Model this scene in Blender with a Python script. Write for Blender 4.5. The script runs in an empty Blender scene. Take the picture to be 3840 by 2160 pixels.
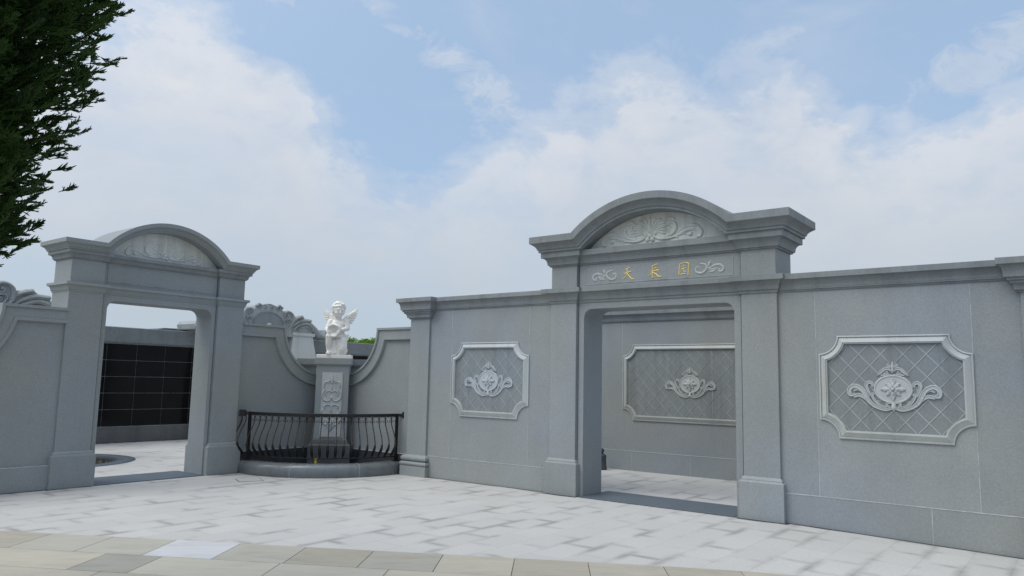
import bpy, bmesh, math, random
import numpy as np
from mathutils import Vector, Matrix, noise as mnoise
random.seed(7)
sc = bpy.context.scene
COL = sc.collection

# ---------------------------------------------------------------- camera, sky, sun, exposure
cam = bpy.data.cameras.new('camera'); cam_o = bpy.data.objects.new('camera', cam); COL.objects.link(cam_o)
cam.sensor_width = 36; cam.lens = 2860 / 3840 * 36; cam.clip_start = .05; cam.clip_end = 2000
cam_o.matrix_world = Matrix(((0.99978719, -0.02062952, 0, 0), (-0.00249122, -0.12073438, -0.99268172, 0),
                             (0.02047854, 0.99247047, -0.12076007, 1.6), (0, 0, 0, 1)))
sc.camera = cam_o
sc.view_settings.view_transform = 'Standard'; sc.view_settings.look = 'None'
sc.view_settings.exposure = 0; sc.view_settings.gamma = 1
SUN_EL, SUN_AZ = 58, -112         # azimuth measured from +Y (view direction), clockwise: veiled sun, high on the left and a little behind the camera
sv = Vector((math.cos(math.radians(SUN_EL)) * math.sin(math.radians(SUN_AZ)), math.cos(math.radians(SUN_EL)) * math.cos(math.radians(SUN_AZ)), math.sin(math.radians(SUN_EL))))
sun = bpy.data.lights.new('sun', 'SUN'); sun.energy = 1.5; sun.angle = math.radians(35); sun.color = (1, .96, .9)
sun_o = bpy.data.objects.new('sun', sun); COL.objects.link(sun_o); sun_o.rotation_euler = sv.to_track_quat('Z', 'Y').to_euler()

world = bpy.data.worlds.new('World'); sc.world = world; world.use_nodes = True
class NT:
    def __init__(s, nt): s.nt = nt; nt.nodes.clear()
    def n(s, t, **k):
        o = s.nt.nodes.new(t)
        for a, b in k.items(): setattr(o, a, b)
        return o
    def l(s, a, b): s.nt.links.new(a, b)
    def inp(s, node, i, v):
        if hasattr(v, 'is_output'): s.l(v, node.inputs[i])
        else: node.inputs[i].default_value = v
    def math(s, op, a, b=0.0, clamp=False, c=None):
        m = s.n('ShaderNodeMath', operation=op, use_clamp=clamp); s.inp(m, 0, a); s.inp(m, 1, b)
        if c is not None: s.inp(m, 2, c)
        return m.outputs[0]
    def ramp(s, fac, pts, interp='LINEAR'):
        r = s.n('ShaderNodeValToRGB'); r.color_ramp.interpolation = interp
        el = r.color_ramp.elements
        while len(el) > len(pts): el.remove(el[-1])
        while len(el) < len(pts): el.new(1)
        for e, (p, c) in zip(el, sorted(pts, key=lambda q: q[0])):
            e.position = p; e.color = (c, c, c, 1) if not hasattr(c, '__len__') else (*c, 1)
        s.l(fac, r.inputs[0]); return r.outputs[0]
    def mix(s, f, a, b, blend='MIX'):
        m = s.n('ShaderNodeMix', data_type='RGBA', blend_type=blend); s.inp(m, 0, f)
        for i, v in ((6, a), (7, b)): s.inp(m, i, v if hasattr(v, 'is_output') else (*v[:3], 1))
        return m.outputs[2]
    def noise(s, vec, scale, detail=3, rough=.55, dist=0, out=0):
        t = s.n('ShaderNodeTexNoise'); t.inputs['Scale'].default_value = scale; t.inputs['Detail'].default_value = detail
        t.inputs['Roughness'].default_value = rough; t.inputs['Distortion'].default_value = dist
        s.l(vec, t.inputs['Vector']); return t.outputs[out]
    def mapping(s, vec, scale=(1, 1, 1), rot=(0, 0, 0), loc=(0, 0, 0)):
        m = s.n('ShaderNodeMapping'); m.inputs['Scale'].default_value = scale; m.inputs['Rotation'].default_value = rot; m.inputs['Location'].default_value = loc
        s.l(vec, m.inputs['Vector']); return m.outputs[0]

w = NT(world.node_tree)
SKY_STR = 0.10
out = w.n('ShaderNodeOutputWorld'); bg = w.n('ShaderNodeBackground'); bg.inputs[1].default_value = SKY_STR; w.l(bg.outputs[0], out.inputs[0])
sky = w.n('ShaderNodeTexSky', sky_type='NISHITA'); sky.sun_disc = False
sky.sun_elevation = math.radians(SUN_EL); sky.sun_rotation = math.radians(SUN_AZ); sky.air_density = 1.0; sky.dust_density = 1.2; sky.ozone_density = 1.5
tc = w.n('ShaderNodeTexCoord'); D = tc.outputs['Generated']
sep = w.n('ShaderNodeSeparateXYZ'); w.l(D, sep.inputs[0])
az = w.math('ARCTAN2', sep.outputs[0], sep.outputs[1])                     # radians from +Y
hor = w.math('SQRT', w.math('ADD', w.math('MULTIPLY', sep.outputs[0], sep.outputs[0]), w.math('MULTIPLY', sep.outputs[1], sep.outputs[1])))
el = w.math('ARCTAN2', sep.outputs[2], hor)
a01 = w.math('MULTIPLY_ADD', az, 1 / math.radians(90), c=.5, clamp=True) # -45..45 deg -> 0..1
def azp(deg): return (deg + 45) / 90
# cloud-bank top edge (degrees of elevation / 40) as a function of azimuth
bank = [(-45, 19), (-34, 21), (-30, 23), (-26, 23.5), (-21, 22), (-17.5, 21.5), (-15, 18.5), (-13, 17), (-11, 15.8), (-8.5, 15.2), (-6, 15.2), (-3.5, 15.8), (-1, 16.8), (1.5, 17.5), (4, 19.3), (6.5, 20.5), (9, 21.5), (13, 21), (17, 21.3), (20, 21.8), (23, 19.5), (26, 17), (29, 15.5), (33, 17), (38, 20), (45, 21)]
# colour ramps hold 32 stops at most
edge = w.ramp(a01, [(azp(a), e / 40) for a, e in bank])
edge = w.math('MULTIPLY', edge, math.radians(40))
n1 = w.noise(w.mapping(D, (1, 1, 1.5)), 7, 6, .6, .25)
n2 = w.noise(w.mapping(D, (1, 1, 1.3), loc=(3, 1, 2)), 2.6, 4, .55)
n3 = w.noise(w.mapping(D, (1, 1, 1.6), loc=(5, 2, 7)), 18, 5, .6, .3)
wob = w.math('ADD', w.math('MULTIPLY', w.math('SUBTRACT', n1, .5), .24), w.math('MULTIPLY', w.math('SUBTRACT', n3, .5), .07))
dist = w.math('ADD', w.math('SUBTRACT', edge, el), wob)                    # radians below the cloud edge
soft = w.ramp(w.math('MULTIPLY_ADD', dist, 4.0, c=.5, clamp=True), [(0.33, 0.0), (0.50, .40), (.63, .80), (.90, .97)], 'EASE')
# thin streaks above the bank
st = w.noise(w.mapping(D, (1.0, 1.0, 2.6), rot=(0, .42, 0), loc=(1.5, .3, .2)), 3.3, 7, .58, .7)
st = w.ramp(st, [(.46, 0), (.64, .62), (.8, .85)])
wn = w.noise(w.mapping(D, (1, 1, 1.8), loc=(2, 6, 1)), 11, 7, .68, .6)
def azel(a, e): a, e = math.radians(a), math.radians(e); return (math.cos(e) * math.sin(a), math.cos(e) * math.cos(a), math.sin(e))
def spot(a, e, ra, re, rot=0):    # soft elliptical patch in (azimuth, elevation)
    da = w.math('SUBTRACT', az, math.radians(a)); de = w.math('SUBTRACT', el, math.radians(e))
    c, s_ = math.cos(math.radians(rot)), math.sin(math.radians(rot))
    u = w.math('ADD', w.math('MULTIPLY', da, c), w.math('MULTIPLY', de, s_)); v = w.math('SUBTRACT', w.math('MULTIPLY', de, c), w.math('MULTIPLY', da, s_))
    u = w.math('DIVIDE', u, math.radians(ra)); v = w.math('DIVIDE', v, math.radians(re))
    r = w.math('ADD', w.math('MULTIPLY', u, u), w.math('MULTIPLY', v, v))
    r = w.math('ADD', w.math('MULTIPLY', r, .8), w.math('MULTIPLY', w.math('SUBTRACT', wn, .5), 6.0))
    return w.ramp(w.math('SUBTRACT', 1.0, r, clamp=True), [(0, 0), (.6, .35), (1, .7)], 'EASE')
wisps = [spot(-4, 22.5, 9, 1.3, -32), spot(-11, 26.5, 6, 1.0, -28), spot(-20, 27, 5, 1.2, -22), spot(-1.2, 19, 2.2, 1.2, -40), spot(34, 21, 5, 1.6, 10)]
ws = wisps[0]
for q in wisps[1:]: ws = w.math('MAXIMUM', ws, q)
above = w.math('MULTIPLY', st, w.ramp(w.math('MULTIPLY', el, 1 / math.radians(60), clamp=True), [(.3, .10), (.5, .45), (1, .6)]))
thin = w.ramp(w.noise(w.mapping(D, (1, 1, 2.4), loc=(8, 3, 4)), 4.2, 6, .55, .3), [(.36, .74), (.60, 1.0)])
soft = w.math('MULTIPLY', soft, thin)
mask = w.math('MAXIMUM', soft, w.math('MAXIMUM', w.math('MULTIPLY', ws, .55), above), clamp=True)
# cloud colour: bright lit heads near the edge, greyer folds, bluish-grey haze low down
relief = w.math('ADD', w.math('MULTIPLY', w.math('SUBTRACT', n1, .5), 1.4), w.math('MULTIPLY', w.math('SUBTRACT', n2, .5), .9))
fold = w.ramp(w.math('MULTIPLY_ADD', relief, .8, c=.5, clamp=True), [(.2, 0), (.75, 1)])
cl = w.mix(fold, (5.6, 6.2, 7.1), (7.1, 7.3, 7.65))
headz = w.ramp(w.math('MULTIPLY', dist, 4.0, clamp=True), [(.0, 1), (.55, 0)])
puff = w.ramp(w.math('MULTIPLY_ADD', w.math('ADD', w.math('SUBTRACT', n3, .5), w.math('MULTIPLY', w.math('SUBTRACT', n1, .5), .8)), 1.6, c=.5, clamp=True), [(.3, .25), (.65, 1)])
cl = w.mix(w.math('MULTIPLY', headz, w.math('MULTIPLY', puff, .85)), cl, (7.9, 7.95, 8.15))
lowf = w.ramp(w.math('MULTIPLY', el, 1 / math.radians(16), clamp=True), [(.25, 1), (1, 0)])
cl = w.mix(lowf, cl, (5.1, 5.85, 6.6))
milk = w.mix(.60, sky.outputs[0], (5.1, 7.0, 9.6))
skyf = w.mix(mask, milk, cl)
# unseen sky brightened overhead and around the sun, added to lift the wall light
dp = w.n('ShaderNodeVectorMath', operation='DOT_PRODUCT'); w.l(D, dp.inputs[0]); dp.inputs[1].default_value = sv
glow = w.math('POWER', w.math('MAXIMUM', dp.outputs['Value'], 0.0), 3.0)
fill_veil = w.ramp(w.math('MULTIPLY', el, 1 / math.radians(90), clamp=True), [(.36, 0), (.6, .75)])
skyf = w.mix(w.math('MULTIPLY', fill_veil, w.ramp(n2, [(.3, .6), (.6, 1)])), skyf, (7.0, 7.3, 7.8))
add = w.n('ShaderNodeVectorMath', operation='SCALE'); add.inputs[0].default_value = (11, 10.6, 10); w.l(glow, add.inputs[3])
vs = w.n('ShaderNodeVectorMath', operation='ADD'); w.l(skyf, vs.inputs[0]); w.l(add.outputs[0], vs.inputs[1])
w.l(vs.outputs[0], bg.inputs[0])

# ---------------------------------------------------------------- materials
MATS = {}
def new_mat(name):
    m = bpy.data.materials.new(name); m.use_nodes = True; t = NT(m.node_tree)
    o = t.n('ShaderNodeOutputMaterial'); b = t.n('ShaderNodeBsdfPrincipled'); t.l(b.outputs[0], o.inputs[0])
    MATS[name] = m; return m, t, b
def P(t):
    g = t.n('ShaderNodeNewGeometry'); return g.outputs['Position']
def granite(name, base, rough=.7, speck=.22, mottle=.16, streak=.16, bump=.12, spec=.4, warm=.0):
    m, t, b = new_mat(name); p = P(t)
    c = (*base, 1)
    fine = t.noise(p, 170, 2, .75); mid = t.noise(p, 48, 3, .75); big = t.noise(p, 1.1, 5, .6, .6); big2 = t.noise(t.mapping(p, loc=(9, 4, 3)), .55, 3, .5)
    stv = t.noise(t.mapping(p, (5, 5, .45)), 1.0, 5, .65, .2)
    v = t.math('MULTIPLY_ADD', t.math('SUBTRACT', fine, .5), speck * 2.2, c=1.0)
    v = t.math('MULTIPLY', v, t.math('MULTIPLY_ADD', t.math('SUBTRACT', mid, .5), speck * 2.6, c=1.0))
    v = t.math('MULTIPLY', v, t.math('MULTIPLY_ADD', t.math('SUBTRACT', big, .5), mottle * 2, c=1.0))
    sd = t.ramp(stv, [(.32, 1 - streak * 1.6), (.52, 1.0), (.75, 1 + streak * .35)])
    v = t.math('MULTIPLY', v, sd)
    oi = t.n('ShaderNodeObjectInfo'); v = t.math('MULTIPLY', v, t.math('MULTIPLY_ADD', oi.outputs['Random'], .09, c=.955))   # each stone piece differs a little
    col = t.mix(t.ramp(big2, [(.35, 0), (.65, 1)]), tuple(x * y for x, y in zip(base, (.96, 1.0, 1.05))), tuple(x * y for x, y in zip(base, (1.03, 1.02, .95))))
    vm = t.n('ShaderNodeVectorMath', operation='SCALE'); t.l(col, vm.inputs[0]); t.l(v, vm.inputs[3]); t.l(vm.outputs[0], b.inputs['Base Color'])
    b.inputs['Roughness'].default_value = rough; b.inputs['Specular IOR Level'].default_value = spec
    if rough < .5: t.l(t.ramp(t.noise(p, 3.5, 4), [(.3, rough * .7), (.7, rough * 1.6)]), b.inputs['Roughness'])
    bp = t.n('ShaderNodeBump'); bp.inputs['Strength'].default_value = bump; bp.inputs['Distance'].default_value = .01
    t.l(t.math('ADD', fine, mid), bp.inputs['Height']); t.l(bp.outputs[0], b.inputs['Normal'])
    return m
def plain(name, base, rough=.5, metal=0, var=.15, scale=20, spec=.5, bump=0, base2=None, thr=(.4, .6)):
    m, t, b = new_mat(name); p = P(t)
    nz = t.noise(p, scale, 4, .6)
    c1 = tuple(x * (1 - var) for x in base); c2 = tuple(x * (1 + var) for x in base)
    col = t.mix(t.ramp(nz, [(.3, 0), (.7, 1)]), c1, c2)
    if base2: col = t.mix(t.ramp(t.noise(t.mapping(p, loc=(4, 2, 8)), scale * 1.7, 3), [(thr[0], 0), (thr[1], 1)]), col, base2)
    t.l(col, b.inputs['Base Color']); b.inputs['Roughness'].default_value = rough; b.inputs['Metallic'].default_value = metal; b.inputs['Specular IOR Level'].default_value = spec
    if bump:
        bp = t.n('ShaderNodeBump'); bp.inputs['Strength'].default_value = bump; bp.inputs['Distance'].default_value = .01; t.l(nz, bp.inputs['Height']); t.l(bp.outputs[0], b.inputs['Normal'])
    return m
GREY = granite('grey_granite', (.258, .279, .290), mottle=.13, streak=.02)
GREY2 = granite('grey_granite_dark', (.218, .237, .246), mottle=.2, streak=.12)
GREYF = granite('grey_granite_face', (.258, .279, .290), mottle=.17, streak=.02)
LIGHT = granite('light_granite', (.43, .45, .45), speck=.10, mottle=.10, streak=.10)
LIGHT2 = granite('carved_light_granite', (.41, .435, .45), speck=.07, mottle=.08, streak=.06)
TYMPM = granite('tympanum_granite', (.60, .615, .60), speck=.08, mottle=.16, streak=.16)
CRESTM = granite('crest_granite', (.31, .335, .345), speck=.12)
FIELD = granite('lattice_field_granite', (.208, .230, .241), mottle=.14, streak=.12)
LINEM = granite('lattice_line', (.32, .345, .35), speck=.05, mottle=.25, streak=.3)
MORTAR = plain('mortar_line', (.37, .40, .415), .9, var=.25, scale=9)
GROOVE = plain('dark_joint_and_shade', (.05, .055, .06), .9, var=.3, scale=14)
POL = granite('polished_dark_granite', (.055, .06, .066), rough=.16, speck=.4, mottle=.5, streak=.2, bump=.0, spec=.5)
POL3 = granite('polished_base_granite', (.085, .092, .10), rough=.2, speck=.3, mottle=.4, streak=.1, bump=.0)
POL2 = granite('polished_grey_granite', (.145, .16, .17), rough=.22, speck=.25, mottle=.3, streak=.1, bump=.0, spec=.5)
SILL = granite('threshold_granite', (.085, .107, .135), rough=.55, speck=.15, mottle=.3, streak=.0)
BLACK = plain('black_polished_granite', (.004, .004, .005), .10, var=.3, scale=3, spec=.12)
IRON = plain('black_iron', (.012, .012, .013), .42, .3, var=.4, scale=30, base2=(.07, .05, .03), thr=(.66, .78))
GILT = plain('worn_gilt_iron', (.03, .028, .025), .4, .5, var=.4, scale=60, base2=(.24, .18, .08), thr=(.56, .64))
GOLD = plain('gold_leaf', (.88, .66, .20), .38, .2, var=.25, scale=60)
YELLOW = plain('yellow_gilt', (.42, .33, .05), .5, .2, var=.3, scale=60)
MARBLE = plain('white_marble', (.74, .73, .69), .42, var=.06, scale=9, spec=.45)
DARKHOLE = plain('dark_hole', (.03, .028, .025), .9)
SOIL = plain('wet_soil', (.10, .095, .075), .9, var=.5, scale=7, base2=(.22, .21, .19), bump=.4)
BARK = plain('bark', (.07, .05, .035), .9, var=.4, scale=25, bump=.6)
ROOFM = plain('dark_roof_tile', (.10, .11, .12), .7, var=.3, scale=8)

# ---------------------------------------------------------------- mesh helpers
class MB:
    def __init__(s): s.v = []; s.f = []; s.sm = []
    def add(s, vs, fs, smooth=False):
        b = len(s.v); s.v += [tuple(v) for v in vs]; s.f += [tuple(b + i for i in f) for f in fs]; s.sm += [smooth] * len(fs)
    def box(s, x0, x1, y0, y1, z0, z1):
        s.add([(x, y, z) for z in (z0, z1) for y in (y0, y1) for x in (x0, x1)], [(0, 2, 3, 1), (4, 5, 7, 6), (0, 1, 5, 4), (2, 6, 7, 3), (0, 4, 6, 2), (1, 3, 7, 5)])
    def loops(s, rings, cap=True, closed=True, smooth=False, flip=False):
        n = len(rings[0]); vs = [p for r in rings for p in r]; fs = []
        for k in range(len(rings) - 1):
            for i in range(n if closed else n - 1):
                j = (i + 1) % n; q = (k * n + i, k * n + j, (k + 1) * n + j, (k + 1) * n + i)
                fs.append(q[::-1] if flip else q)
        s.add(vs, fs, smooth)
        if cap:
            b = len(s.v) - len(vs)
            s.f.append(tuple(b + i for i in (range(n) if flip else reversed(range(n))))); s.sm.append(False)
            o = b + (len(rings) - 1) * n
            s.f.append(tuple(o + i for i in (reversed(range(n)) if flip else range(n)))); s.sm.append(False)
    def rprof(s, x0, x1, y0, y1, prof, ex=1, ey=1, eback=1):
        """stack of rectangles: prof = [(projection, z)...] bottom to top around the footprint"""
        s.loops([[(x0 - p * ex, y0 - p * ey, z), (x1 + p * ex, y0 - p * ey, z), (x1 + p * ex, y1 + p * eback, z), (x0 - p * ex, y1 + p * eback, z)] for p, z in prof])
    def prism(s, poly, y0, y1):
        n = len(poly); s.add([(x, y0, z) for x, z in poly] + [(x, y1, z) for x, z in poly],
              [tuple(range(n)), tuple(reversed(range(n, 2 * n)))] + [(i, n + i, n + (i + 1) % n, (i + 1) % n) for i in range(n)])
    def strips(s, rings, smooth=False):
        s.loops(rings, cap=False, closed=False, smooth=smooth)
    def tube(s, pts, rads, n=8, sy=1.0, closed=False, smooth=True, cap=True):
        pts = [Vector(p) for p in pts]; m = len(pts)
        if not hasattr(rads, '__len__'): rads = [rads] * m
        rings = []; prev = None
        for i, p in enumerate(pts):
            if closed: t = pts[(i + 1) % m] - pts[i - 1]
            else: t = pts[min(i + 1, m - 1)] - pts[max(i - 1, 0)]
            t = t.normalized() if t.length > 1e-9 else Vector((0, 0, 1))
            if prev is None:
                ref = Vector((0, 1, 0)) if abs(t.y) < .9 else Vector((1, 0, 0))
                a = t.cross(ref).normalized()
            else: a = (prev - t * prev.dot(t)).normalized()
            prev = a; bq = t.cross(a)
            ring = []
            for k in range(n):
                an = 2 * math.pi * k / n; d = (a * math.cos(an) + bq * math.sin(an)) * rads[i]
                d.y *= sy; ring.append(tuple(p + d))
            rings.append(ring)
        if closed: rings.append(rings[0])
        s.loops(rings, cap=cap and not closed, smooth=smooth)
    def stroke(s, pts, y, depth=.6, sub=4, mirror=False, x0=0, z0=0, k=1.0, dy=None, cx=0):
        """carved relief stroke on the plane y: pts = (x, z, r)"""
        q = cat(pts, sub)
        P3 = []; R = []
        for (x, z, r) in q:
            x = (x - cx) * (-1 if mirror else 1)
            P3.append((x0 + x * k, y, z0 + z * k)); R.append(max(r * k, .0015))
        P3 = [P3[0]] + P3 + [P3[-1]]; 
        R = [R[0] * .3] + R + [R[-1] * .3]
        t0 = (Vector(P3[1]) - Vector(P3[2])).normalized() * R[1] * .6; P3[0] = tuple(Vector(P3[0]) + t0)
        t1 = (Vector(P3[-2]) - Vector(P3[-3])).normalized() * R[-2] * .6; P3[-1] = tuple(Vector(P3[-1]) + t1)
        s.tube(P3, R, 8, sy=depth)
    def carve(s, st, y, mirror=False, x0=0, z0=0, k=1.0, cx=0):
        """wide flat stroke with two raised edges, like a chiselled leaf or scroll"""
        s.stroke(st, y, .45, 4, mirror, x0, z0, k, cx=cx)
        q = cat(st, 4); n_ = len(q)
        for sd in (-1, 1):
            o = []
            for i, (x, z, r) in enumerate(q):
                a, b = q[max(i - 1, 0)], q[min(i + 1, n_ - 1)]; dx, dz = b[0] - a[0], b[1] - a[1]; L = math.hypot(dx, dz) or 1
                o.append((x - dz / L * r * .72 * sd, z + dx / L * r * .72 * sd, max(r * .34, .0035)))
            s.stroke(o[::2] if n_ % 2 else o[::2] + [o[-1]], y - .004, 1.6, 2, mirror, x0, z0, k, cx=cx)
    def ball(s, c, r, seg=12, rot=None):
        rx, ry, rz = r if hasattr(r, '__len__') else (r, r, r); vs = []; fs = []; h = seg // 2
        M_ = rot or Matrix.Identity(3)
        vs.append(Vector(c) + M_ @ Vector((0, 0, -rz)))
        for i in range(1, h):
            th = math.pi * i / h - math.pi / 2
            for j in range(seg):
                ph = 2 * math.pi * j / seg
                vs.append(Vector(c) + M_ @ Vector((rx * math.cos(th) * math.cos(ph), ry * math.cos(th) * math.sin(ph), rz * math.sin(th))))
        vs.append(Vector(c) + M_ @ Vector((0, 0, rz)))
        T = len(vs) - 1
        for j in range(seg): fs.append((0, 1 + (j + 1) % seg, 1 + j))
        for i in range(h - 2):
            for j in range(seg):
                a = 1 + i * seg + j; b = 1 + i * seg + (j + 1) % seg; fs.append((a, b, b + seg, a + seg))
        for j in range(seg): fs.append((T, 1 + (h - 2) * seg + j, 1 + (h - 2) * seg + (j + 1) % seg))
        s.add(vs, fs, True)
    def lathe(s, c, prof, n=24, a0=0, a1=2 * math.pi, cap=True):
        full = abs(a1 - a0 - 2 * math.pi) < 1e-6
        rings = []
        for r, z in prof: rings.append([(c[0] + r * math.cos(a0 + (a1 - a0) * k / (n if full else n - 1)), c[1] + r * math.sin(a0 + (a1 - a0) * k / (n if full else n - 1)), c[2] + z) for k in range(n)])
        s.loops(rings, cap=full and cap, closed=full, smooth=True)
    def build(s, name, mat, parent=None, bevel=0, seg=2, loc=None, label=None):
        me = bpy.data.meshes.new(name); me.from_pydata(s.v, [], s.f); me.update()
        me.polygons.foreach_set('use_smooth', s.sm)
        bm = bmesh.new(); bm.from_mesh(me); bmesh.ops.recalc_face_normals(bm, faces=bm.faces); bm.to_mesh(me); bm.free()
        for m in (mat if isinstance(mat, (list, tuple)) else [mat]): me.materials.append(m)
        o = bpy.data.objects.new(name, me); COL.objects.link(o)
        if parent: o.parent = parent
        if loc: o.location = loc
        if bevel:
            b = o.modifiers.new('bevel', 'BEVEL'); b.width = bevel; b.segments = seg; b.limit_method = 'ANGLE'; b.angle_limit = math.radians(35); b.harden_normals = False
        if label: o['label'] = label
        return o
def cat(pts, sub=4):
    """Catmull-Rom through (x, z, r)"""
    if len(pts) < 3: 
        return [tuple(np.array(pts[0]) * (1 - t) + np.array(pts[1]) * t) for t in np.linspace(0, 1, 4)]
    a = [np.array(p, float) for p in pts]; a = [2 * a[0] - a[1]] + a + [2 * a[-1] - a[-2]]; out = []
    for i in range(1, len(a) - 2):
        for k in range(sub):
            t = k / sub
            out.append(tuple(.5 * ((2 * a[i]) + (-a[i - 1] + a[i + 1]) * t + (2 * a[i - 1] - 5 * a[i] + 4 * a[i + 1] - a[i + 2]) * t * t + (-a[i - 1] + 3 * a[i] - 3 * a[i + 1] + a[i + 2]) * t ** 3)))
    out.append(tuple(a[-2])); return out
def tag(o, label, cat_, group=None, kind=None):
    if label: o['label'] = label
    if cat_: o['category'] = cat_
    if group: o['group'] = group
    if kind: o['kind'] = kind
    return o
# wall frames: local x runs along the wall, local -y is the outward normal towards the visitor
class Frame:
    def __init__(s, o, az):
        a = math.radians(az); s.o = Vector((*o, 0)); s.d = Vector((math.sin(a), math.cos(a), 0)); s.th = math.pi / 2 - a; s.y = Vector((-math.sin(s.th), math.cos(s.th), 0))
    def w(s, x, y, z=0): return s.o + s.d * x + s.y * y + Vector((0, 0, z))
    def thing(s, name, label, cat_, x=0, y=0, z=0, group=None):
        e = bpy.data.objects.new(name, None); COL.objects.link(e); e.location = s.w(x, y, z); e.rotation_euler = (0, 0, s.th); e.empty_display_size = .2
        return tag(e, label, cat_, group)
LF = Frame((-4.445, 12.917), 37.4); RF = Frame((-1.324, 12.694), 127.4); DF = Frame((-3.4 + .145 * math.sin(math.radians(82.4)), 14.28 + .145 * math.cos(math.radians(82.4))), 82.4)

# traced carving lines: (along the wall, height, radius) in metres
TYMP=[[[-0.038,0.155,0.013],[-0.006,0.105,0.017],[0.073,0.074,0.02],[0.18,0.073,0.022],[0.286,0.089,0.016],[0.321,0.066,0.01]],[[0.109,0.093,0.013],[0.18,0.106,0.02],[0.251,0.139,0.026],[0.293,0.2,0.027],[0.287,0.26,0.023],[0.238,0.289,0.02],[0.188,0.278,0.017],[0.181,0.245,0.013],[0.216,0.228,0.01]],[[0.123,0.102,0.006],[0.18,0.126,0.01],[0.202,0.163,0.011],[0.188,0.195,0.01],[0.159,0.188,0.009],[0.166,0.161,0.007]],[[0.138,0.31,0.01],[0.167,0.346,0.013],[0.224,0.353,0.015],[0.266,0.335,0.013],[0.273,0.301,0.01],[0.245,0.298,0.006]],[[0.307,0.133,0.006],[0.377,0.178,0.008],[0.446,0.216,0.012],[0.528,0.22,0.02],[0.616,0.204,0.016],[0.643,0.182,0.005]],[[0.321,0.112,0.014],[0.39,0.137,0.02],[0.473,0.161,0.02],[0.548,0.16,0.013],[0.568,0.138,0.003]],[[0.307,0.093,0.013],[0.363,0.114,0.016],[0.418,0.121,0.013],[0.438,0.093,0.005]],[[0.589,0.207,0.006],[0.643,0.163,0.019],[0.669,0.108,0.019],[0.649,0.059,0.016],[0.601,0.054,0.013]],[[0.446,0.223,0.002],[0.481,0.258,0.005],[0.491,0.27,0.002]]]
TBALL=[[[0.504,0.106,0.035]],[[-0.013,0.166,0.03]],[[-0.057,0.083,0.037]]]
RIBS=[[[-0.075,0.159,0.008],[0.023,0.175,0.011],[0.081,0.163,0.013],[0.138,0.15,0.016]],[[-0.075,0.165,0.008],[0.023,0.195,0.013],[0.088,0.202,0.015],[0.145,0.199,0.018]],[[-0.075,0.172,0.009],[0.002,0.211,0.013],[0.081,0.243,0.017],[0.152,0.248,0.02]],[[-0.079,0.179,0.008],[-0.013,0.239,0.013],[0.06,0.292,0.017],[0.131,0.304,0.02]],[[-0.086,0.187,0.008],[-0.035,0.262,0.014],[0.016,0.323,0.016],[0.067,0.348,0.02]],[[-0.095,0.188,0.009],[-0.064,0.279,0.014],[-0.034,0.343,0.017],[-0.013,0.37,0.02]]]
RIBC=[[[-0.104,0.189,0.01],[-0.102,0.289,0.017],[-0.099,0.357,0.02],[-0.096,0.39,0.02]],[[-0.104,0.135,0.037]]]
EMB=[[[0.01,-0.21,0.013],[0.091,-0.234,0.014],[0.191,-0.199,0.017],[0.258,-0.139,0.022],[0.301,-0.049,0.024],[0.343,0.001,0.022],[0.408,0.025,0.022],[0.461,-0.018,0.022],[0.451,-0.075,0.022],[0.411,-0.072,0.013]],[[0.224,-0.171,0.011],[0.291,-0.115,0.016],[0.348,-0.078,0.018],[0.414,-0.094,0.015]],[[0.313,-0.048,0.009],[0.367,-0.011,0.013],[0.417,-0.028,0.011]],[[0.236,-0.086,0.011],[0.262,-0.023,0.015],[0.28,0.031,0.018],[0.258,0.066,0.017],[0.218,0.055,0.016],[0.215,0.016,0.011]],[[-0.002,-0.174,0.013],[0.028,-0.151,0.014],[0.065,-0.158,0.013],[0.073,-0.19,0.011],[0.043,-0.2,0.009]],[[0.076,-0.208,0.009],[0.151,-0.182,0.011],[0.202,-0.123,0.013],[0.224,-0.064,0.014],[0.196,-0.065,0.009]],[[0.126,-0.197,0.007],[0.16,-0.16,0.006],[0.165,-0.133,0.005]],[[0.163,0.144,0.005],[0.124,0.181,0.015],[0.084,0.217,0.015],[0.042,0.217,0.013],[0.02,0.194,0.009]],[[0.09,0.177,0.009],[0.073,0.158,0.009],[0.053,0.172,0.01],[0.07,0.195,0.007]],[[0.008,0.146,0.011],[0.056,0.146,0.013],[0.122,0.154,0.009]],[[0.034,0.231,0.011],[0.06,0.245,0.009],[0.052,0.272,0.007]],[[0.018,0.244,0.014],[0.044,0.263,0.009],[0.04,0.281,0.004]]]
EMBC=[[[0.002,-0.011,0.009]],[[0.194,-0.007,0.009]],[[0.007,0.139,0.009]],[[-0.004,-0.161,0.009]],[[0.01,0.304,0.004],[0.008,0.244,0.016],[0.007,0.18,0.014]],[[-0.007,-0.247,0.009]]]
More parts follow.
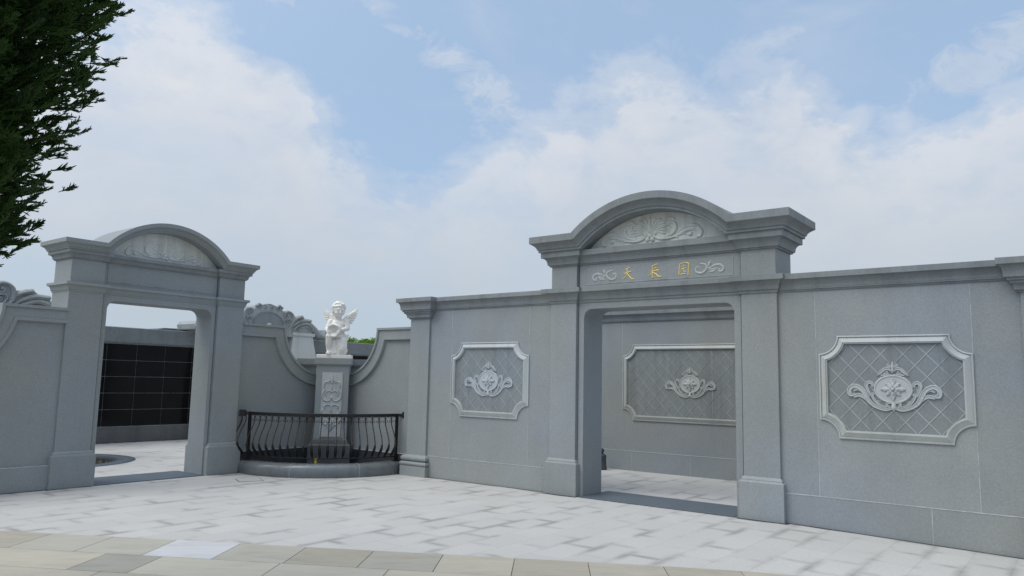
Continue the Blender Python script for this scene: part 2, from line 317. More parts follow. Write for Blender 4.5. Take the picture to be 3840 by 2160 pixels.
CHARS=[[[[-0.444,3.187,0.01],[-0.382,3.213,0.009]],[[-0.466,3.126,0.008],[-0.413,3.142,0.008],[-0.356,3.153,0.008]],[[-0.418,3.188,0.008],[-0.424,3.133,0.008],[-0.44,3.094,0.007],[-0.475,3.057,0.006],[-0.503,3.051,0.003]],[[-0.422,3.129,0.006],[-0.369,3.066,0.011],[-0.343,3.045,0.008],[-0.306,3.045,0.004]]],[[[-0.018,3.209,0.008],[0.047,3.227,0.007]],[[-0.003,3.169,0.007],[0.039,3.183,0.006]],[[-0.037,3.131,0.008],[0.064,3.147,0.008]],[[-0.023,3.213,0.007],[-0.031,3.136,0.007],[-0.054,3.095,0.006],[-0.097,3.067,0.003]],[[-0.029,3.128,0.006],[-0.033,3.036,0.008],[-0.004,3.061,0.003]],[[-0.029,3.117,0.006],[0.026,3.086,0.009],[0.059,3.055,0.01],[0.111,3.051,0.003]],[[0.064,3.133,0.006],[0.03,3.105,0.003]]],[[[0.373,3.198,0.006],[0.365,3.131,0.007],[0.36,3.059,0.008]],[[0.372,3.198,0.006],[0.444,3.215,0.006],[0.496,3.205,0.009]],[[0.502,3.207,0.008],[0.496,3.121,0.008],[0.492,3.033,0.006]],[[0.36,3.059,0.006],[0.463,3.065,0.006]],[[0.4,3.164,0.005],[0.44,3.177,0.006]],[[0.383,3.129,0.005],[0.46,3.146,0.005]],[[0.413,3.136,0.005],[0.403,3.105,0.004],[0.375,3.091,0.003]],[[0.436,3.139,0.004],[0.431,3.102,0.005],[0.469,3.092,0.004]]]]
ORN=[[[-0.664,3.186,0.012],[-0.728,3.17,0.017],[-0.755,3.132,0.018],[-0.727,3.082,0.018],[-0.672,3.056,0.018],[-0.609,3.074,0.015],[-0.6,3.121,0.012],[-0.637,3.146,0.01],[-0.65,3.12,0.008]],[[-0.802,3.212,0.004],[-0.792,3.183,0.022],[-0.778,3.141,0.012]],[[-0.764,3.116,0.012],[-0.819,3.128,0.012],[-0.857,3.147,0.015],[-0.931,3.152,0.018],[-0.978,3.114,0.018],[-0.968,3.073,0.018],[-0.93,3.062,0.013],[-0.921,3.098,0.009]],[[-0.893,3.109,0.008],[-0.847,3.073,0.014],[-0.791,3.068,0.012]],[[-0.875,3.124,0.008],[-0.838,3.097,0.012],[-0.782,3.101,0.01]]]
CSIL=[[-0.016,0.38],[0.105,0.371],[0.209,0.337],[0.33,0.356],[0.417,0.294],[0.433,0.212],[0.545,0.235],[0.672,0.219],[0.761,0.147],[0.791,0.093],[0.892,0.108],[0.997,0.145],[1.107,0.121],[1.175,0.073],[1.307,0.065],[1.4,0.0],[1.394,-0.073],[1.496,-0.102],[1.613,-0.185],[1.733,-0.286],[1.895,-0.331],[2.055,-0.294],[2.073,-0.395],[1.903,-0.459],[1.742,-0.441],[1.602,-0.367],[1.474,-0.284]]
CVOL=[[0.111,0.276,0.038],[0.315,0.277,0.052],[0.579,0.111,0.061],[0.565,-0.058,0.048]]
CLEAF=[[[0.458,-0.313,0.035],[0.618,-0.233,0.043],[0.756,-0.083,0.048],[0.776,0.095,0.044],[0.695,0.195,0.035],[0.567,0.219,0.034],[0.488,0.16,0.03]],[[0.496,-0.276,0.026],[0.633,-0.144,0.031],[0.667,-0.019,0.03],[0.581,0.01,0.026],[0.501,-0.031,0.022]],[[0.763,-0.188,0.026],[0.904,-0.072,0.044],[1.114,0.015,0.054],[1.377,0.016,0.045]],[[0.733,-0.067,0.026],[0.874,0.05,0.044],[1.085,0.12,0.044]],[[0.77,-0.293,0.026],[0.951,-0.14,0.044],[1.206,-0.068,0.053],[1.386,-0.128,0.053],[1.473,-0.266,0.036]],[[0.917,-0.266,0.026],[1.125,-0.163,0.032],[1.279,-0.171,0.036],[1.362,-0.273,0.027]],[[1.383,-0.074,0.045],[1.524,-0.191,0.063],[1.691,-0.344,0.064],[1.899,-0.395,0.055],[2.058,-0.349,0.046]],[[1.317,-0.078,0.027],[1.469,-0.212,0.036],[1.578,-0.332,0.036],[1.673,-0.417,0.028]],[[0.417,0.294,0.034],[0.31,0.346,0.026],[0.212,0.294,0.026]]]
COV=[[[0.009,-0.137,0.017]],[[0.47,-0.034,0.017]],[[-0.013,0.179,0.017]],[[0.02,-0.153,0.085]],[[0.244,-0.18,0.034]]]
PREL=[[[-0.01,1.631,0.005],[-0.007,1.565,0.017],[-0.003,1.486,0.017]],[[0.02,1.546,0.009],[0.06,1.527,0.016],[0.049,1.485,0.012]],[[0.067,1.514,0.012],[0.126,1.502,0.015],[0.138,1.437,0.016],[0.122,1.397,0.009]],[[0.105,1.381,0.012],[0.153,1.325,0.015],[0.165,1.241,0.016],[0.121,1.187,0.016],[0.057,1.173,0.014],[0.006,1.209,0.012]],[[0.004,1.329,0.01],[0.048,1.356,0.015],[0.101,1.331,0.014],[0.114,1.279,0.01],[0.079,1.265,0.006]],[[-0.002,1.46,0.01],[0.001,1.368,0.012]],[[-0.008,1.042,0.013],[0.019,1.097,0.013],[0.08,1.108,0.016],[0.124,1.073,0.016],[0.096,1.041,0.01]],[[0.122,1.031,0.01],[0.159,0.99,0.013],[0.135,0.953,0.01],[0.069,0.926,0.011]],[[-0.001,1.029,0.019],[-0.001,0.977,0.009]],[[0.145,0.947,0.01],[0.172,0.862,0.016],[0.133,0.791,0.016],[0.077,0.757,0.013],[0.028,0.828,0.011]],[[-0.002,0.795,0.032],[0.003,0.692,0.022],[0.003,0.627,0.005]],[[0.07,0.77,0.01],[0.04,0.718,0.015],[0.023,0.679,0.007]]]
PRELC=[[[0.003,1.231,0.029]]]
# ---------------------------------------------------------------- ground and paths
def gz(x, y):
    s = (x - RF.o.x) * RF.d.x + (y - RF.o.y) * RF.d.y
    return -.025 * min(max(s - 5.9, 0), 5)
def tile_mat(name, rot, c1, cj, bw, bh, smear=.5, off=.5, mort=.004):
    m, t, b = new_mat(name); p = P(t)
    v = t.mapping(p, rot=(0, 0, rot))
    def brick(ms, smooth):
        k = t.n('ShaderNodeTexBrick'); k.offset = off; k.inputs['Scale'].default_value = 1; k.inputs['Mortar Size'].default_value = ms; k.inputs['Mortar Smooth'].default_value = smooth
        k.inputs['Brick Width'].default_value = bw; k.inputs['Row Height'].default_value = bh; k.inputs['Bias'].default_value = 0
        k.inputs['Color1'].default_value = (.0, .0, .0, 1); k.inputs['Color2'].default_value = (1, 1, 1, 1); t.l(v, k.inputs['Vector']); return k
    k1 = brick(mort, .3); k2 = brick(.085, 1.0)
    fine = t.noise(p, 220, 2, .7); mid = t.noise(p, 45, 3, .7); big = t.noise(p, .9, 5, .6); patch = t.noise(t.mapping(v, (1.0, 1.0, 1), loc=(3, 5, 0)), 1.5, 3, .5, .0)
    val = t.math('MULTIPLY_ADD', t.math('SUBTRACT', fine, .5), .34, c=1.0)
    val = t.math('MULTIPLY', val, t.math('MULTIPLY_ADD', t.math('SUBTRACT', mid, .5), .34, c=1.0))
    val = t.math('MULTIPLY', val, t.math('MULTIPLY_ADD', t.math('SUBTRACT', big, .5), .16, c=1.0))
    tone = t.math('MULTIPLY_ADD', t.math('SUBTRACT', t.n('ShaderNodeSeparateColor').outputs[0], 0), 0, c=1.0)
    sepc = t.n('ShaderNodeSeparateColor'); t.l(k1.outputs[0], sepc.inputs[0])
    val = t.math('MULTIPLY', val, t.math('MULTIPLY_ADD', t.math('SUBTRACT', sepc.outputs[0], .5), .07, c=1.0))
    # damp dirt gathers irregularly along the joints
    dirt = t.math('MULTIPLY', k2.outputs['Fac'], t.ramp(patch, [(.47, 0), (.64, 1)]))
    val = t.math('MULTIPLY', val, t.math('SUBTRACT', 1.0, t.math('MULTIPLY', dirt, smear)))
    jf = t.math('MULTIPLY', k1.outputs['Fac'], t.ramp(t.noise(p, 1.3, 3), [(.4, .35), (.65, .8)]))
    col = t.mix(jf, c1, cj)
    vm = t.n('ShaderNodeVectorMath', operation='SCALE'); t.l(col, vm.inputs[0]); t.l(val, vm.inputs[3]); t.l(vm.outputs[0], b.inputs['Base Color'])
    b.inputs['Roughness'].default_value = .8; b.inputs['Specular IOR Level'].default_value = .3
    bp = t.n('ShaderNodeBump'); bp.inputs['Strength'].default_value = .12; bp.inputs['Distance'].default_value = .01; t.l(fine, bp.inputs['Height']); t.l(bp.outputs[0], b.inputs['Normal'])
    return m
PAVE = tile_mat('pale_granite_paving', math.radians(-(90 - 37.4)), (.455, .456, .448), (.34, .34, .33), .60, .36, .36)
# one sheet to the horizon, fine cells near the courtyard, one round opening for the sunken bed
def edge_line(x): return 7.155 - .142 * (x - .049)        # far edge of the beige path
xs = sorted(set([-300, -80, -30] + [round(-16 + i * 1.0, 3) for i in range(33)] + [30, 80, 300])); ys = sorted(set([-300, -60, -20, -8] + [float(i) for i in range(-4, 34)] + [60, 120, 300]))
BED = (-8.186, 13.98); BR = 1.32
gb = MB(); idx = {}
for j, y in enumerate(ys):
    for i, x in enumerate(xs): idx[(i, j)] = len(gb.v); gb.v.append((x, y, gz(x, y)))
hx = [i for i, x in enumerate(xs) if -10 <= x <= -6]; hy = [j for j, y in enumerate(ys) if 12 <= y <= 16]
x0i, x1i, y0j, y1j = hx[0], hx[-1], hy[0], hy[-1]
for j in range(len(ys) - 1):
    for i in range(len(xs) - 1):
        if x0i <= i < x1i and y0j <= j < y1j: continue
        gb.f.append((idx[i, j], idx[i + 1, j], idx[i + 1, j + 1], idx[i, j + 1])); gb.sm.append(False)
per = [idx[i, y0j] for i in range(x0i, x1i)] + [idx[x1i, j] for j in range(y0j, y1j)] + [idx[i, y1j] for i in range(x1i, x0i, -1)] + [idx[x0i, j] for j in range(y1j, y0j, -1)]
circ = []
for k in per:
    x, y, z = gb.v[k]; a = math.atan2(y - BED[1], x - BED[0]); circ.append(len(gb.v)); gb.v.append((BED[0] + BR * math.cos(a), BED[1] + BR * math.sin(a), 0))
for k in range(len(per)):
    k2 = (k + 1) % len(per); gb.f.append((per[k], per[k2], circ[k2], circ[k])); gb.sm.append(False)
tag(gb.build('ground', PAVE), 'pale speckled granite paving of the courtyard', 'paving', kind='structure')

# beige path: a dark bed sheet and individually cut slabs in courses
def slab_mat():
    m, t, b = new_mat('beige_path_slab'); p = P(t)
    at = t.n('ShaderNodeAttribute', attribute_name='tone'); fine = t.noise(p, 200, 2, .7); st = t.noise(t.mapping(p, (1, 3, 1), loc=(2, 2, 0)), 2.2, 6, .62, .8); rust = t.noise(t.mapping(p, loc=(7, 1, 0)), 2.4, 4, .6)
    v = t.math('MULTIPLY', t.math('MULTIPLY_ADD', t.math('SUBTRACT', fine, .5), .24, c=1.0), t.ramp(st, [(.25, .86), (.5, 1.0), (.75, 1.07)]))
    col = t.mix(t.math('MULTIPLY', t.ramp(rust, [(.62, 0), (.74, .6)]), at.outputs['Alpha']), at.outputs['Color'], (.33, .28, .20))
    vm = t.n('ShaderNodeVectorMath', operation='SCALE'); t.l(col, vm.inputs[0]); t.l(v, vm.inputs[3]); t.l(vm.outputs[0], b.inputs['Base Color'])
    b.inputs['Roughness'].default_value = .75; b.inputs['Specular IOR Level'].default_value = .3
    return m
SLAB = slab_mat()
pb = MB()
ex = [-60, -20] + [i * 1.0 for i in range(-12, 13)] + [20, 60]
for a, c in zip(ex[:-1], ex[1:]):
    pb.add([(a, edge_line(a) - .002, gz(a, edge_line(a)) + .003), (c, edge_line(c) - .002, gz(c, edge_line(c)) + .003), (c, -30, gz(c, 0) + .003), (a, -30, gz(a, 0) + .003)], [(0, 3, 2, 1)])
tag(pb.build('path_bed', plain('path_joint', (.10, .095, .08), .95, var=.3, scale=12)), 'dark joint bed under the beige path', 'path', kind='structure')
sb = MB(); tones = []
def slab(x0, x1, d0, d1, tone, g=.0035):
    n = 1
    y = lambda x, d: edge_line(x) - d
    sk = lambda x, d: x - .035 * d / .66
    q = [(x0 + g, d1 - g), (x1 - g, d1 - g), (x1 - g, d0 + g), (x0 + g, d0 + g)]
    vs = [(sk(x, d), y(sk(x, d), d), gz(sk(x, d), y(x, d)) + .008) for x, d in q]
    lo = [(a, b, c - .004) for a, b, c in vs]
    sb.add(vs + lo, [(0, 1, 2, 3), (0, 4, 5, 1), (1, 5, 6, 2), (2, 6, 7, 3), (3, 7, 4, 0)])
    tones.append(tone)
x = -3.185 - .652 * 12; k = 0
rnd = random.Random(5)
def beige(lo=.36, hi=.42):
    b = rnd.uniform(lo, hi) * .97; wv = rnd.uniform(-.008, .008); return (b * 1.0 + wv, b * .965, b * .83 - wv, 1.0)
while x < 12:
    white = abs(x + 3.185) < .05
    slab(x, x + .652, 0, .66, (.49, .50, .52, 0.0) if white else beige(.33, .41)); x += .652
joints = [-16 + .9 * i for i in range(13)] + [-4.57, -3.5, -2.98, -1.9, -.95, 0.0, .95, 1.9, 2.85, 3.8, 4.75, 5.7, 6.65, 7.6, 9, 11]
joints = sorted(j for j in joints)
for a, c in zip(joints[:-1], joints[1:]):
    slab(a, c, .66, 1.25, beige(.315, .32) if abs(a + 3.5) < .02 else beige(.39, .43))
dd = 1.25; r = 0
while dd < 12:
    x = -14 + (r % 2) * .45
    while x < 12: slab(x, x + .9, dd, dd + .6, beige(.34, .42)); x += .9
    dd += .6; r += 1
so = sb.build('path', SLAB); tag(so, 'beige stone path slabs with one white slab, along the front of the picture', 'path', kind='structure')
ca = so.data.color_attributes.new('tone', 'FLOAT_COLOR', 'CORNER'); arr = []
for i in range(len(so.data.polygons)): arr += list(tones[i // 5]) * 4
ca.data.foreach_set('color', arr)

# ---------------------------------------------------------------- gateways
def arc_curve(a, rise, ztop, d, half, N=28):
    """elevation line: straight - arch - straight, offset inwards by d (down)"""
    R = (a * a + rise * rise) / (2 * rise); cz = ztop + rise - R
    r = R - d; h = (ztop - d) - cz; xi = math.sqrt(max(r * r - h * h, 0)); t0 = math.atan2(h, xi)
    pts = [(-half, ztop - d)] + []
    for k in range(N + 1):
        t = math.pi - t0 - (math.pi - 2 * t0) * k / N
        pts.append((r * math.cos(t), cz + r * math.sin(t)))
    pts.append((half, ztop - d)); return pts
def cav(p0, z0, p1, z1, n=5):
    """concave cavetto between (p0,z0) low and (p1,z1) high"""
    return [(p0 + (p1 - p0) * (1 - math.cos(t * math.pi / 2)), z0 + (z1 - z0) * math.sin(t * math.pi / 2)) for t in [i / n for i in range(n + 1)]]
def rounded_opening(u0, u1, ztop, r, zb, n=7):
    pts = [(u0, zb)]
    for k in range(n + 1):
        t = math.pi - k * math.pi / 2 / n; pts.append((u0 + r + r * math.cos(t), ztop - r + r * math.sin(t)))
    for k in range(n + 1):
        t = math.pi / 2 - k * math.pi / 2 / n; pts.append((u1 - r + r * math.cos(t), ztop - r + r * math.sin(t)))
    pts.append((u1, zb)); return pts
def relief_tymp(mb, y, x0, z0, k=1.0, kz=1.0, dep=.7):
    CX = -.095
    for mir in (False, True):
        for st in TYMP + RIBS: mb.stroke([(a, b * kz, c) for a, b, c in st], y, dep, 4, mir, x0, z0, k, cx=CX)
        for (bx, bz, br) in [q[0] for q in TBALL]:
            xx = (bx - CX) * (-1 if mir else 1); mb.ball((x0 + xx * k, y, z0 + bz * k * kz), (br * k, br * k * .8, br * k * kz), 12)
    mb.stroke([(a, b * kz, c) for a, b, c in RIBC[0]], y, dep, 4, False, x0, z0, k, cx=CX)
    bx, bz, br = RIBC[1][0]; mb.ball((x0, y, z0 + bz * k * kz), (br * k, br * k * .8, br * k * kz), 12)

def gateway(fr, cx, label, g, text=False):
    T = fr.thing('arched_gateway', label, 'gateway', cx)
    H, PW, OH = g['half'], g['pw'], g['open']; y0, y1 = .06, g['y1']; zl, zlt = g['lc']; zu, zm, zt = g['up']; ui = H - PW
    for sgn in (-1, 1):
        x0, x1 = sorted((sgn * H, sgn * ui))
        b = MB(); b.box(x0, x1, y0, y1, 0.0, zl + .01); pr = b.build('pier', GREY, T, .008)
        b = MB(); q = g['bp']; b.rprof(x0, x1, y0, y1, [(q, -.05), (q, g['bh']), (q * .55, g['bh'] + .014), (q * .55, g['bh'] + .03), (q * .35, g['bh'] + .045), (.004, g['bh'] + .062)]); b.build('pier_base', GREY, T, .005)
    # door surround
    b = MB(); op = rounded_opening(-OH, OH, g['oz'], g['or'], -.02)
    yF, yB = .105, y1 - .04
    m_ = len(op); inner = op
    outer = []
    for i, (a, z) in enumerate(inner):
        if i == 0: outer.append((-ui - .01, -.02))
        elif i == m_ - 1: outer.append((ui + .01, -.02))
        elif a < 0 and i <= 4: outer.append((-ui - .01, z))
        elif a > 0 and i >= m_ - 5: outer.append((ui + .01, z))
        else: outer.append((a, zl + .005))
    rings = [[(a, yF, z) for a, z in outer], [(a, yF, z) for a, z in inner], [(a, yB, z) for a, z in inner], [(a, yB, z) for a, z in outer]]
    b.strips(rings)
    # corner fill triangles
    for yy in (yF, yB):
        b.add([(-ui - .01, yy, inner[4][1]), (-ui - .01, yy, zl + .005), (inner[5][0], yy, zl + .005)], [(0, 1, 2)]); b.add([(ui + .01, yy, inner[-5][1]), (ui + .01, yy, zl + .005), (inner[-6][0], yy, zl + .005)], [(0, 1, 2)])
    ds = b.build('door_surround', GREY, T)
    # dark shadow joints between pier and surround
    for sgn in (-1, 1):
        b = MB(); b.box(sgn * (ui - .016) - .004, sgn * (ui - .016) + .004, yF - .0025, yF + .01, 0, zl); b.build('joint_groove', GROOVE, T)
    # lower cornice
    pj = g['lp']; hh = zlt - zl
    prof = [(.0, zl - .002), (pj * .12, zl), (pj * .16, zl + hh * .10), (pj * .16, zl + hh * .18), (pj * .30, zl + hh * .18), (pj * .30, zl + hh * .24)] + cav(pj * .32, zl + hh * .24, pj * .9, zl + hh * .70) + [(pj, zl + hh * .70), (pj, zlt), (0, zlt + .002)]
    b = MB()
    for sgn in (-1, 1):
        x0, x1 = sorted((sgn * H, sgn * ui)); b.rprof(x0, x1, y0, y1, prof)
    b.rprof(-ui, ui, y0 + .045, y1 - .045, [(p * .95, z - (.003 if i > len(prof) - 3 else 0)) for i, (p, z) in enumerate(prof)], ex=0)
    b.build('lower_cornice', GREY2 if text else GREY, T, .004)
    # attic blocks and name panel
    for sgn in (-1, 1):
        b = MB(); x0, x1 = sorted((sgn * (H - .008), sgn * ui)); b.box(x0, x1, y0 + .006, y1 - .006, zlt - .01, zu + .01); b.build('attic_block', GREY, T, .006)
    b = MB(); b.box(-ui + .001, ui - .001, .115, y1 - .03, zlt - .01, zu + .01)
    pn = b.build('name_panel', GREY, T)
    pu, pz0, pz1 = g['pan']; b = MB()
    for (a0, a1, c0, c1) in ((-pu, pu, pz0 - .007, pz0 + .007), (-pu, pu, pz1 - .004, pz1 + .004), (-pu - .005, -pu + .005, pz0, pz1), (pu - .005, pu + .005, pz0, pz1)):
        b.box(a0, a1, .110, .13, c0 + .0015, c1 - .0015)
    b.build('panel_border', LINEM, pn)
    for sgn in (-1, 1):
        b = MB(); b.box(sgn * (ui - .014) - .005, sgn * (ui - .014) + .005, .112, .125, zlt, zu); b.build('panel_joint', GROOVE, pn)
    # second stage of the upper cornice
    P2 = g['cp'] * .47; h2 = zm - zu
    prof2 = [(0, zu - .004), (P2 * .16, zu), (P2 * .18, zu + h2 * .10), (P2 * .36, zu + h2 * .10), (P2 * .36, zu + h2 * .20)] + cav(P2 * .38, zu + h2 * .20, P2 * .92, zu + h2 * .62) + [(P2, zu + h2 * .62), (P2, zm + .004), (0, zm + .006)]
    b = MB()
    for sgn in (-1, 1):
        x0, x1 = sorted((sgn * H, sgn * ui)); b.rprof(x0, x1, y0, y1, prof2)
    b.rprof(-ui, ui, y0 + .05, y1 - .05, [(p * .95, z) for p, z in prof2], ex=0)
    b.build('frieze_cornice', GREY2, T, .004)
    # arched cornice
    Pj = g['cp']; h1 = zt - zm
    dp = [(0, Pj), (h1 * .42, Pj)] + [(h1 * (.42 + .40 * s_), Pj * (1 - .36 * (1 - (1 - s_) ** 2))) for s_ in (0.12, .3, .5, .7, 1)] + [(h1 * .82, Pj * .58), (h1 * .98, Pj * .58), (h1 * .98, Pj * .52), (h1 * 1.0, Pj * .0)]
    b = MB(); fr_, bk = [], []
    for d, p in dp:
        c = arc_curve(g['a'], g['rise'], zt, d, H + p)
        fr_.append([(x_, y0 - p, z_) for x_, z_ in c]); bk.append([(x_, y1 + p, z_) for x_, z_ in c])
    b.strips(fr_); b.strips([r_[::-1] for r_ in bk])
    b.strips([bk[0], fr_[0]])
    b.strips([fr_[-1], bk[-1]])
    for e_, sgn in ((0, -1), (-1, 1)):
        b.strips([[f_[e_] for f_ in fr_], [f_[e_] for f_ in bk]])
    b.build('arched_cornice', GREY2 if text else GREY, T)
    # tympanum
    c = arc_curve(g['a'], g['rise'], zt, h1 * .9, H * .98)[1:-1]
    b = MB(); b.prism([(x_, z_) for x_, z_ in c] + [(c[-1][0], zm - .01), (c[0][0], zm - .01)], y0 + .10, y1 - .1)
    ty = b.build('tympanum', TYMPM, T)
    b = MB(); relief_tymp(b, y0 + .10, g['tx'], zm + .0, g['tk'], g['tkz'], g['td']); b.build('shell_relief', TYMPM, T)
    # threshold
    b = MB(); b.box(-OH - .0, OH + .0, .004, .82, -.03, .012); b.build('threshold', SILL, T)
    if text:
        for c_ in CHARS:
            b = MB()
            for st in c_: b.stroke([(a, z, r * .86) for a, z, r in st], .113, .9, 4)
            b.build('character', GOLD, T, label=None)
        for mir in (False, True):
            b = MB()
            for st in ORN: b.stroke(st, .115, .5, 4, mir)
            b.build('scroll_ornament', LIGHT, T)
    return T
GR = dict(half=1.675, pw=.45, open=1.12, y1=.66, lc=(2.745, 2.96), up=(3.30, 3.505, 3.735), bh=.445, bp=.05, oz=2.653, **{'or': .13}, lp=.112, pan=(1.105, 3.008, 3.267), cp=.245, a=1.18, rise=.45, tx=-.09, tk=1.0, tkz=1.0, td=1.25)
GL = dict(half=1.40, pw=.48, open=.84, y1=.61, lc=(2.735, 2.865), up=(3.20, 3.325), bh=.442, bp=.058, oz=2.65, **{'or': .13}, lp=.062, pan=(.86, 2.925, 3.17), cp=.155, a=.985, rise=.443, tx=-.0, tk=.80, tkz=1.0, td=.8)
GL['up'] = (3.20, 3.325, 3.465)
gateway(RF, 4.03, 'tall grey granite gateway with arched top and three gold characters over its opening', GR, True)
gateway(LF, -1.467, 'smaller grey granite gateway with arched top and blank name panel, beneath the conifer', GL)

# flat dark strip on the paving, painting the shade at the wall foot
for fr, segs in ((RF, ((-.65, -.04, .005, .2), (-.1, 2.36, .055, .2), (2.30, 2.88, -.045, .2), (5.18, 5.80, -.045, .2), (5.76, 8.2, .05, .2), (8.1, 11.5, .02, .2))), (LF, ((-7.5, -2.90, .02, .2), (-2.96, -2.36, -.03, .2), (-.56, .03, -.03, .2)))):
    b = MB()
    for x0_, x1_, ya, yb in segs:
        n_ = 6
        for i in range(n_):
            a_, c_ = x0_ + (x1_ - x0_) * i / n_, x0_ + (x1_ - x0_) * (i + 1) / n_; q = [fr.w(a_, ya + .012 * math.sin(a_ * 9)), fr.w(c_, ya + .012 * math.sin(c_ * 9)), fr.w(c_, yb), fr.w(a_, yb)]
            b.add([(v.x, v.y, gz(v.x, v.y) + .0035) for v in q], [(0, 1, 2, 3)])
    tag(b.build('shadow_gap_strip', GROOVE), 'dark strip painted as the shadow gap along the foot of the walls', 'joint', kind='structure')

# ---------------------------------------------------------------- walls
def outline(x0, x1, z0, z1, R, t, n=8):
    """rectangle with concave corner arcs of radius R centred on the corners, inset by t"""
    r = R + t; e = math.sqrt(r * r - t * t); a0 = math.asin(t / r); pts = []
    for (cx, cz, st) in ((x0, z0, 0), (x1, z0, 1), (x1, z1, 2), (x0, z1, 3)):
        base = st * math.pi / 2
        A = [base + (math.pi / 2 - a0) - (math.pi / 2 - 2 * a0) * k / n for k in range(n + 1)]
        for a in A: pts.append((cx + r * math.cos(a), cz + r * math.sin(a)))
    return pts
def emblem(mb, y, x0, z0, k=1.0):
    # oval disc with rim, flower with double petals, crown and wings
    ring = [(x0 + .188 * k * math.cos(t), y, z0 + .148 * k * math.sin(t) - .006) for t in np.linspace(0, 2 * math.pi, 40, endpoint=False)]
    mb.tube(ring, .013 * k, 8, closed=True)
    disc = [(x_, z_) for x_, _, z_ in ring]; mb.prism(disc, y - .006, y + .01)
    for i in range(8):
        a = i * math.pi / 4; L = .115 if i % 2 == 0 else .088; kz = .95
        for rr, wd, yy in ((1.0, .028, .012), (.62, .02, .02)):
            c = Vector((x0 + math.cos(a) * L * .62 * rr * k, y - yy, z0 - .006 + math.sin(a) * L * .62 * rr * k * kz))
            M_ = Matrix.Rotation(-a, 3, 'Y'); mb.ball(c, (L * .42 * rr * k, .012, wd * k), 10, M_)
        tip = Vector((x0 + math.cos(a) * L * k, y - .014, z0 - .006 + math.sin(a) * L * k * kz)); mb.ball(tip, .013 * k, 8)
    mb.ball((x0, y - .03, z0 - .006), .021 * k, 10)
    for mir in (False, True):
        for st in EMB: mb.carve([(p_, q_, r_ * 1.1) for p_, q_, r_ in st], y, mir, x0, z0, k, cx=.004)
    mb.stroke(EMBC[4], y, .8, 4, False, x0, z0, k, cx=.008)
    mb.stroke([(.0, -.16, .02), (0, -.215, .03), (0, -.25, .004)], y, .8, 4, False, x0, z0, k)
def framed_panel(T, x0, x1, z0, z1, R, y, emb=True):
    mb = MB(); prof = [(0, .006), (0, -.018), (.014, -.022), (.018, -.006), (.07, -.036), (.078, -.040), (.080, -.030), (.094, -.030), (.096, .006)]
    rings = [[(a, y + h, c) for a, c in outline(x0, x1, z0, z1, R, t)] for t, h in prof]
    mb.loops(rings, cap=False, closed=True); F = mb.build('panel_frame', LIGHT, T)
    f = MB(); f.prism(outline(x0, x1, z0, z1, R, .088), y - .004, y + .01); L = f.build('lattice_field', FIELD, T)
    # two families of inlaid diagonal lines clipped to the field
    ln = MB(); xi0, xi1, zi0, zi1 = x0 + .097, x1 - .097, z0 + .097, z1 - .097; cx = (x0 + x1) / 2; p = (xi1 - xi0) / round((xi1 - xi0) / .232); sl = 1.0
    def inside(a, c):
        if not (xi0 <= a <= xi1 and zi0 <= c <= zi1): return False
        for X in (x0, x1):
            for Z in (z0, z1):
                if (a - X) ** 2 + (c - Z) ** 2 < (R + .097) ** 2: return False
        return True
    zc = (z0 + z1) / 2
    for fam in (1, -1):
        for k in range(-14, 15):
            run = []; c0 = cx + k * p
            for q in np.linspace(-1.2, 1.2, 500):
                a = c0 + q * fam * .92; c = zc + q
                if inside(a, c): run.append((a, c))
            if len(run) > 4:
                a, c = Vector((run[0][0], 0, run[0][1])), Vector((run[-1][0], 0, run[-1][1])); d = (c - a).normalized(); nrm = Vector((-d.z, 0, d.x)) * .0052; yy = y - .0065 - (.001 if fam > 0 else 0)
                ln.add([(*(a + nrm).to_tuple()[:1], yy, (a + nrm).z), ((a - nrm).x, yy, (a - nrm).z), ((c - nrm).x, yy, (c - nrm).z), ((c + nrm).x, yy, (c + nrm).z),
                        ((a + nrm).x, y, (a + nrm).z), ((a - nrm).x, y, (a - nrm).z), ((c - nrm).x, y, (c - nrm).z), ((c + nrm).x, y, (c + nrm).z)], [(0, 1, 2, 3), (0, 4, 5, 1), (2, 6, 7, 3), (1, 5, 6, 2), (3, 7, 4, 0)])
    ln.build('lattice_line', LINEM, L)
    if emb:
        e = MB(); emblem(e, y - .008, cx + .002, zc - .01, 1.0); e.build('emblem', LIGHT2, T)
WCOP = [(0, 2.742), (.014, 2.745), (.016, 2.765), (.03, 2.765), (.03, 2.782)] + cav(.034, 2.782, .086, 2.885) + [(.10, 2.888), (.10, 2.955), (0, 2.957)]
def coped_wall(fr, x0, x1, label, joints=(), pjoints=(), y0=.10, y1=.50, plinth=.345, frame=None, zbot=-.25, group=None):
    T = fr.thing('coped_wall', label, 'wall', (x0 + x1) / 2, y0); m = (x0 + x1) / 2
    cuts = [x0] + list(joints) + [x1]
    for c0, c1 in zip(cuts[:-1], cuts[1:]):
        b = MB(); b.box(c0 - m, c1 - m, 0, y1 - y0, zbot, 2.75); b.build('wall_slab', GREYF, T)
    b = MB(); b.rprof(x0 - m, x1 - m, 0, y1 - y0, WCOP, ex=0); b.build('coping', GREY2, T, .004)
    b = MB(); b.box(x0 - m, x1 - m, -.016, y1 - y0 + .016, zbot, plinth - .004); pl = b.build('plinth', GREY, T)
    b = MB(); b.box(x0 - m, x1 - m, -.019, .01, plinth - .004, plinth + .004)
    b.build('mortar_line', MORTAR, pl)
    for j in joints:
        b = MB(); b.box(j - m - .003, j - m + .003, -.0018, .01, plinth, 2.745); b.build('wall_joint', MORTAR, T)
    for j in pjoints:
        b = MB(); b.box(j - m - .004, j - m + .004, -.018, .0, zbot, plinth - .004); b.build('plinth_joint', MORTAR, pl)
    if frame: framed_panel(T, frame[0] - m, frame[1] - m, 1.02, 2.197, .208, -.001)
    return T
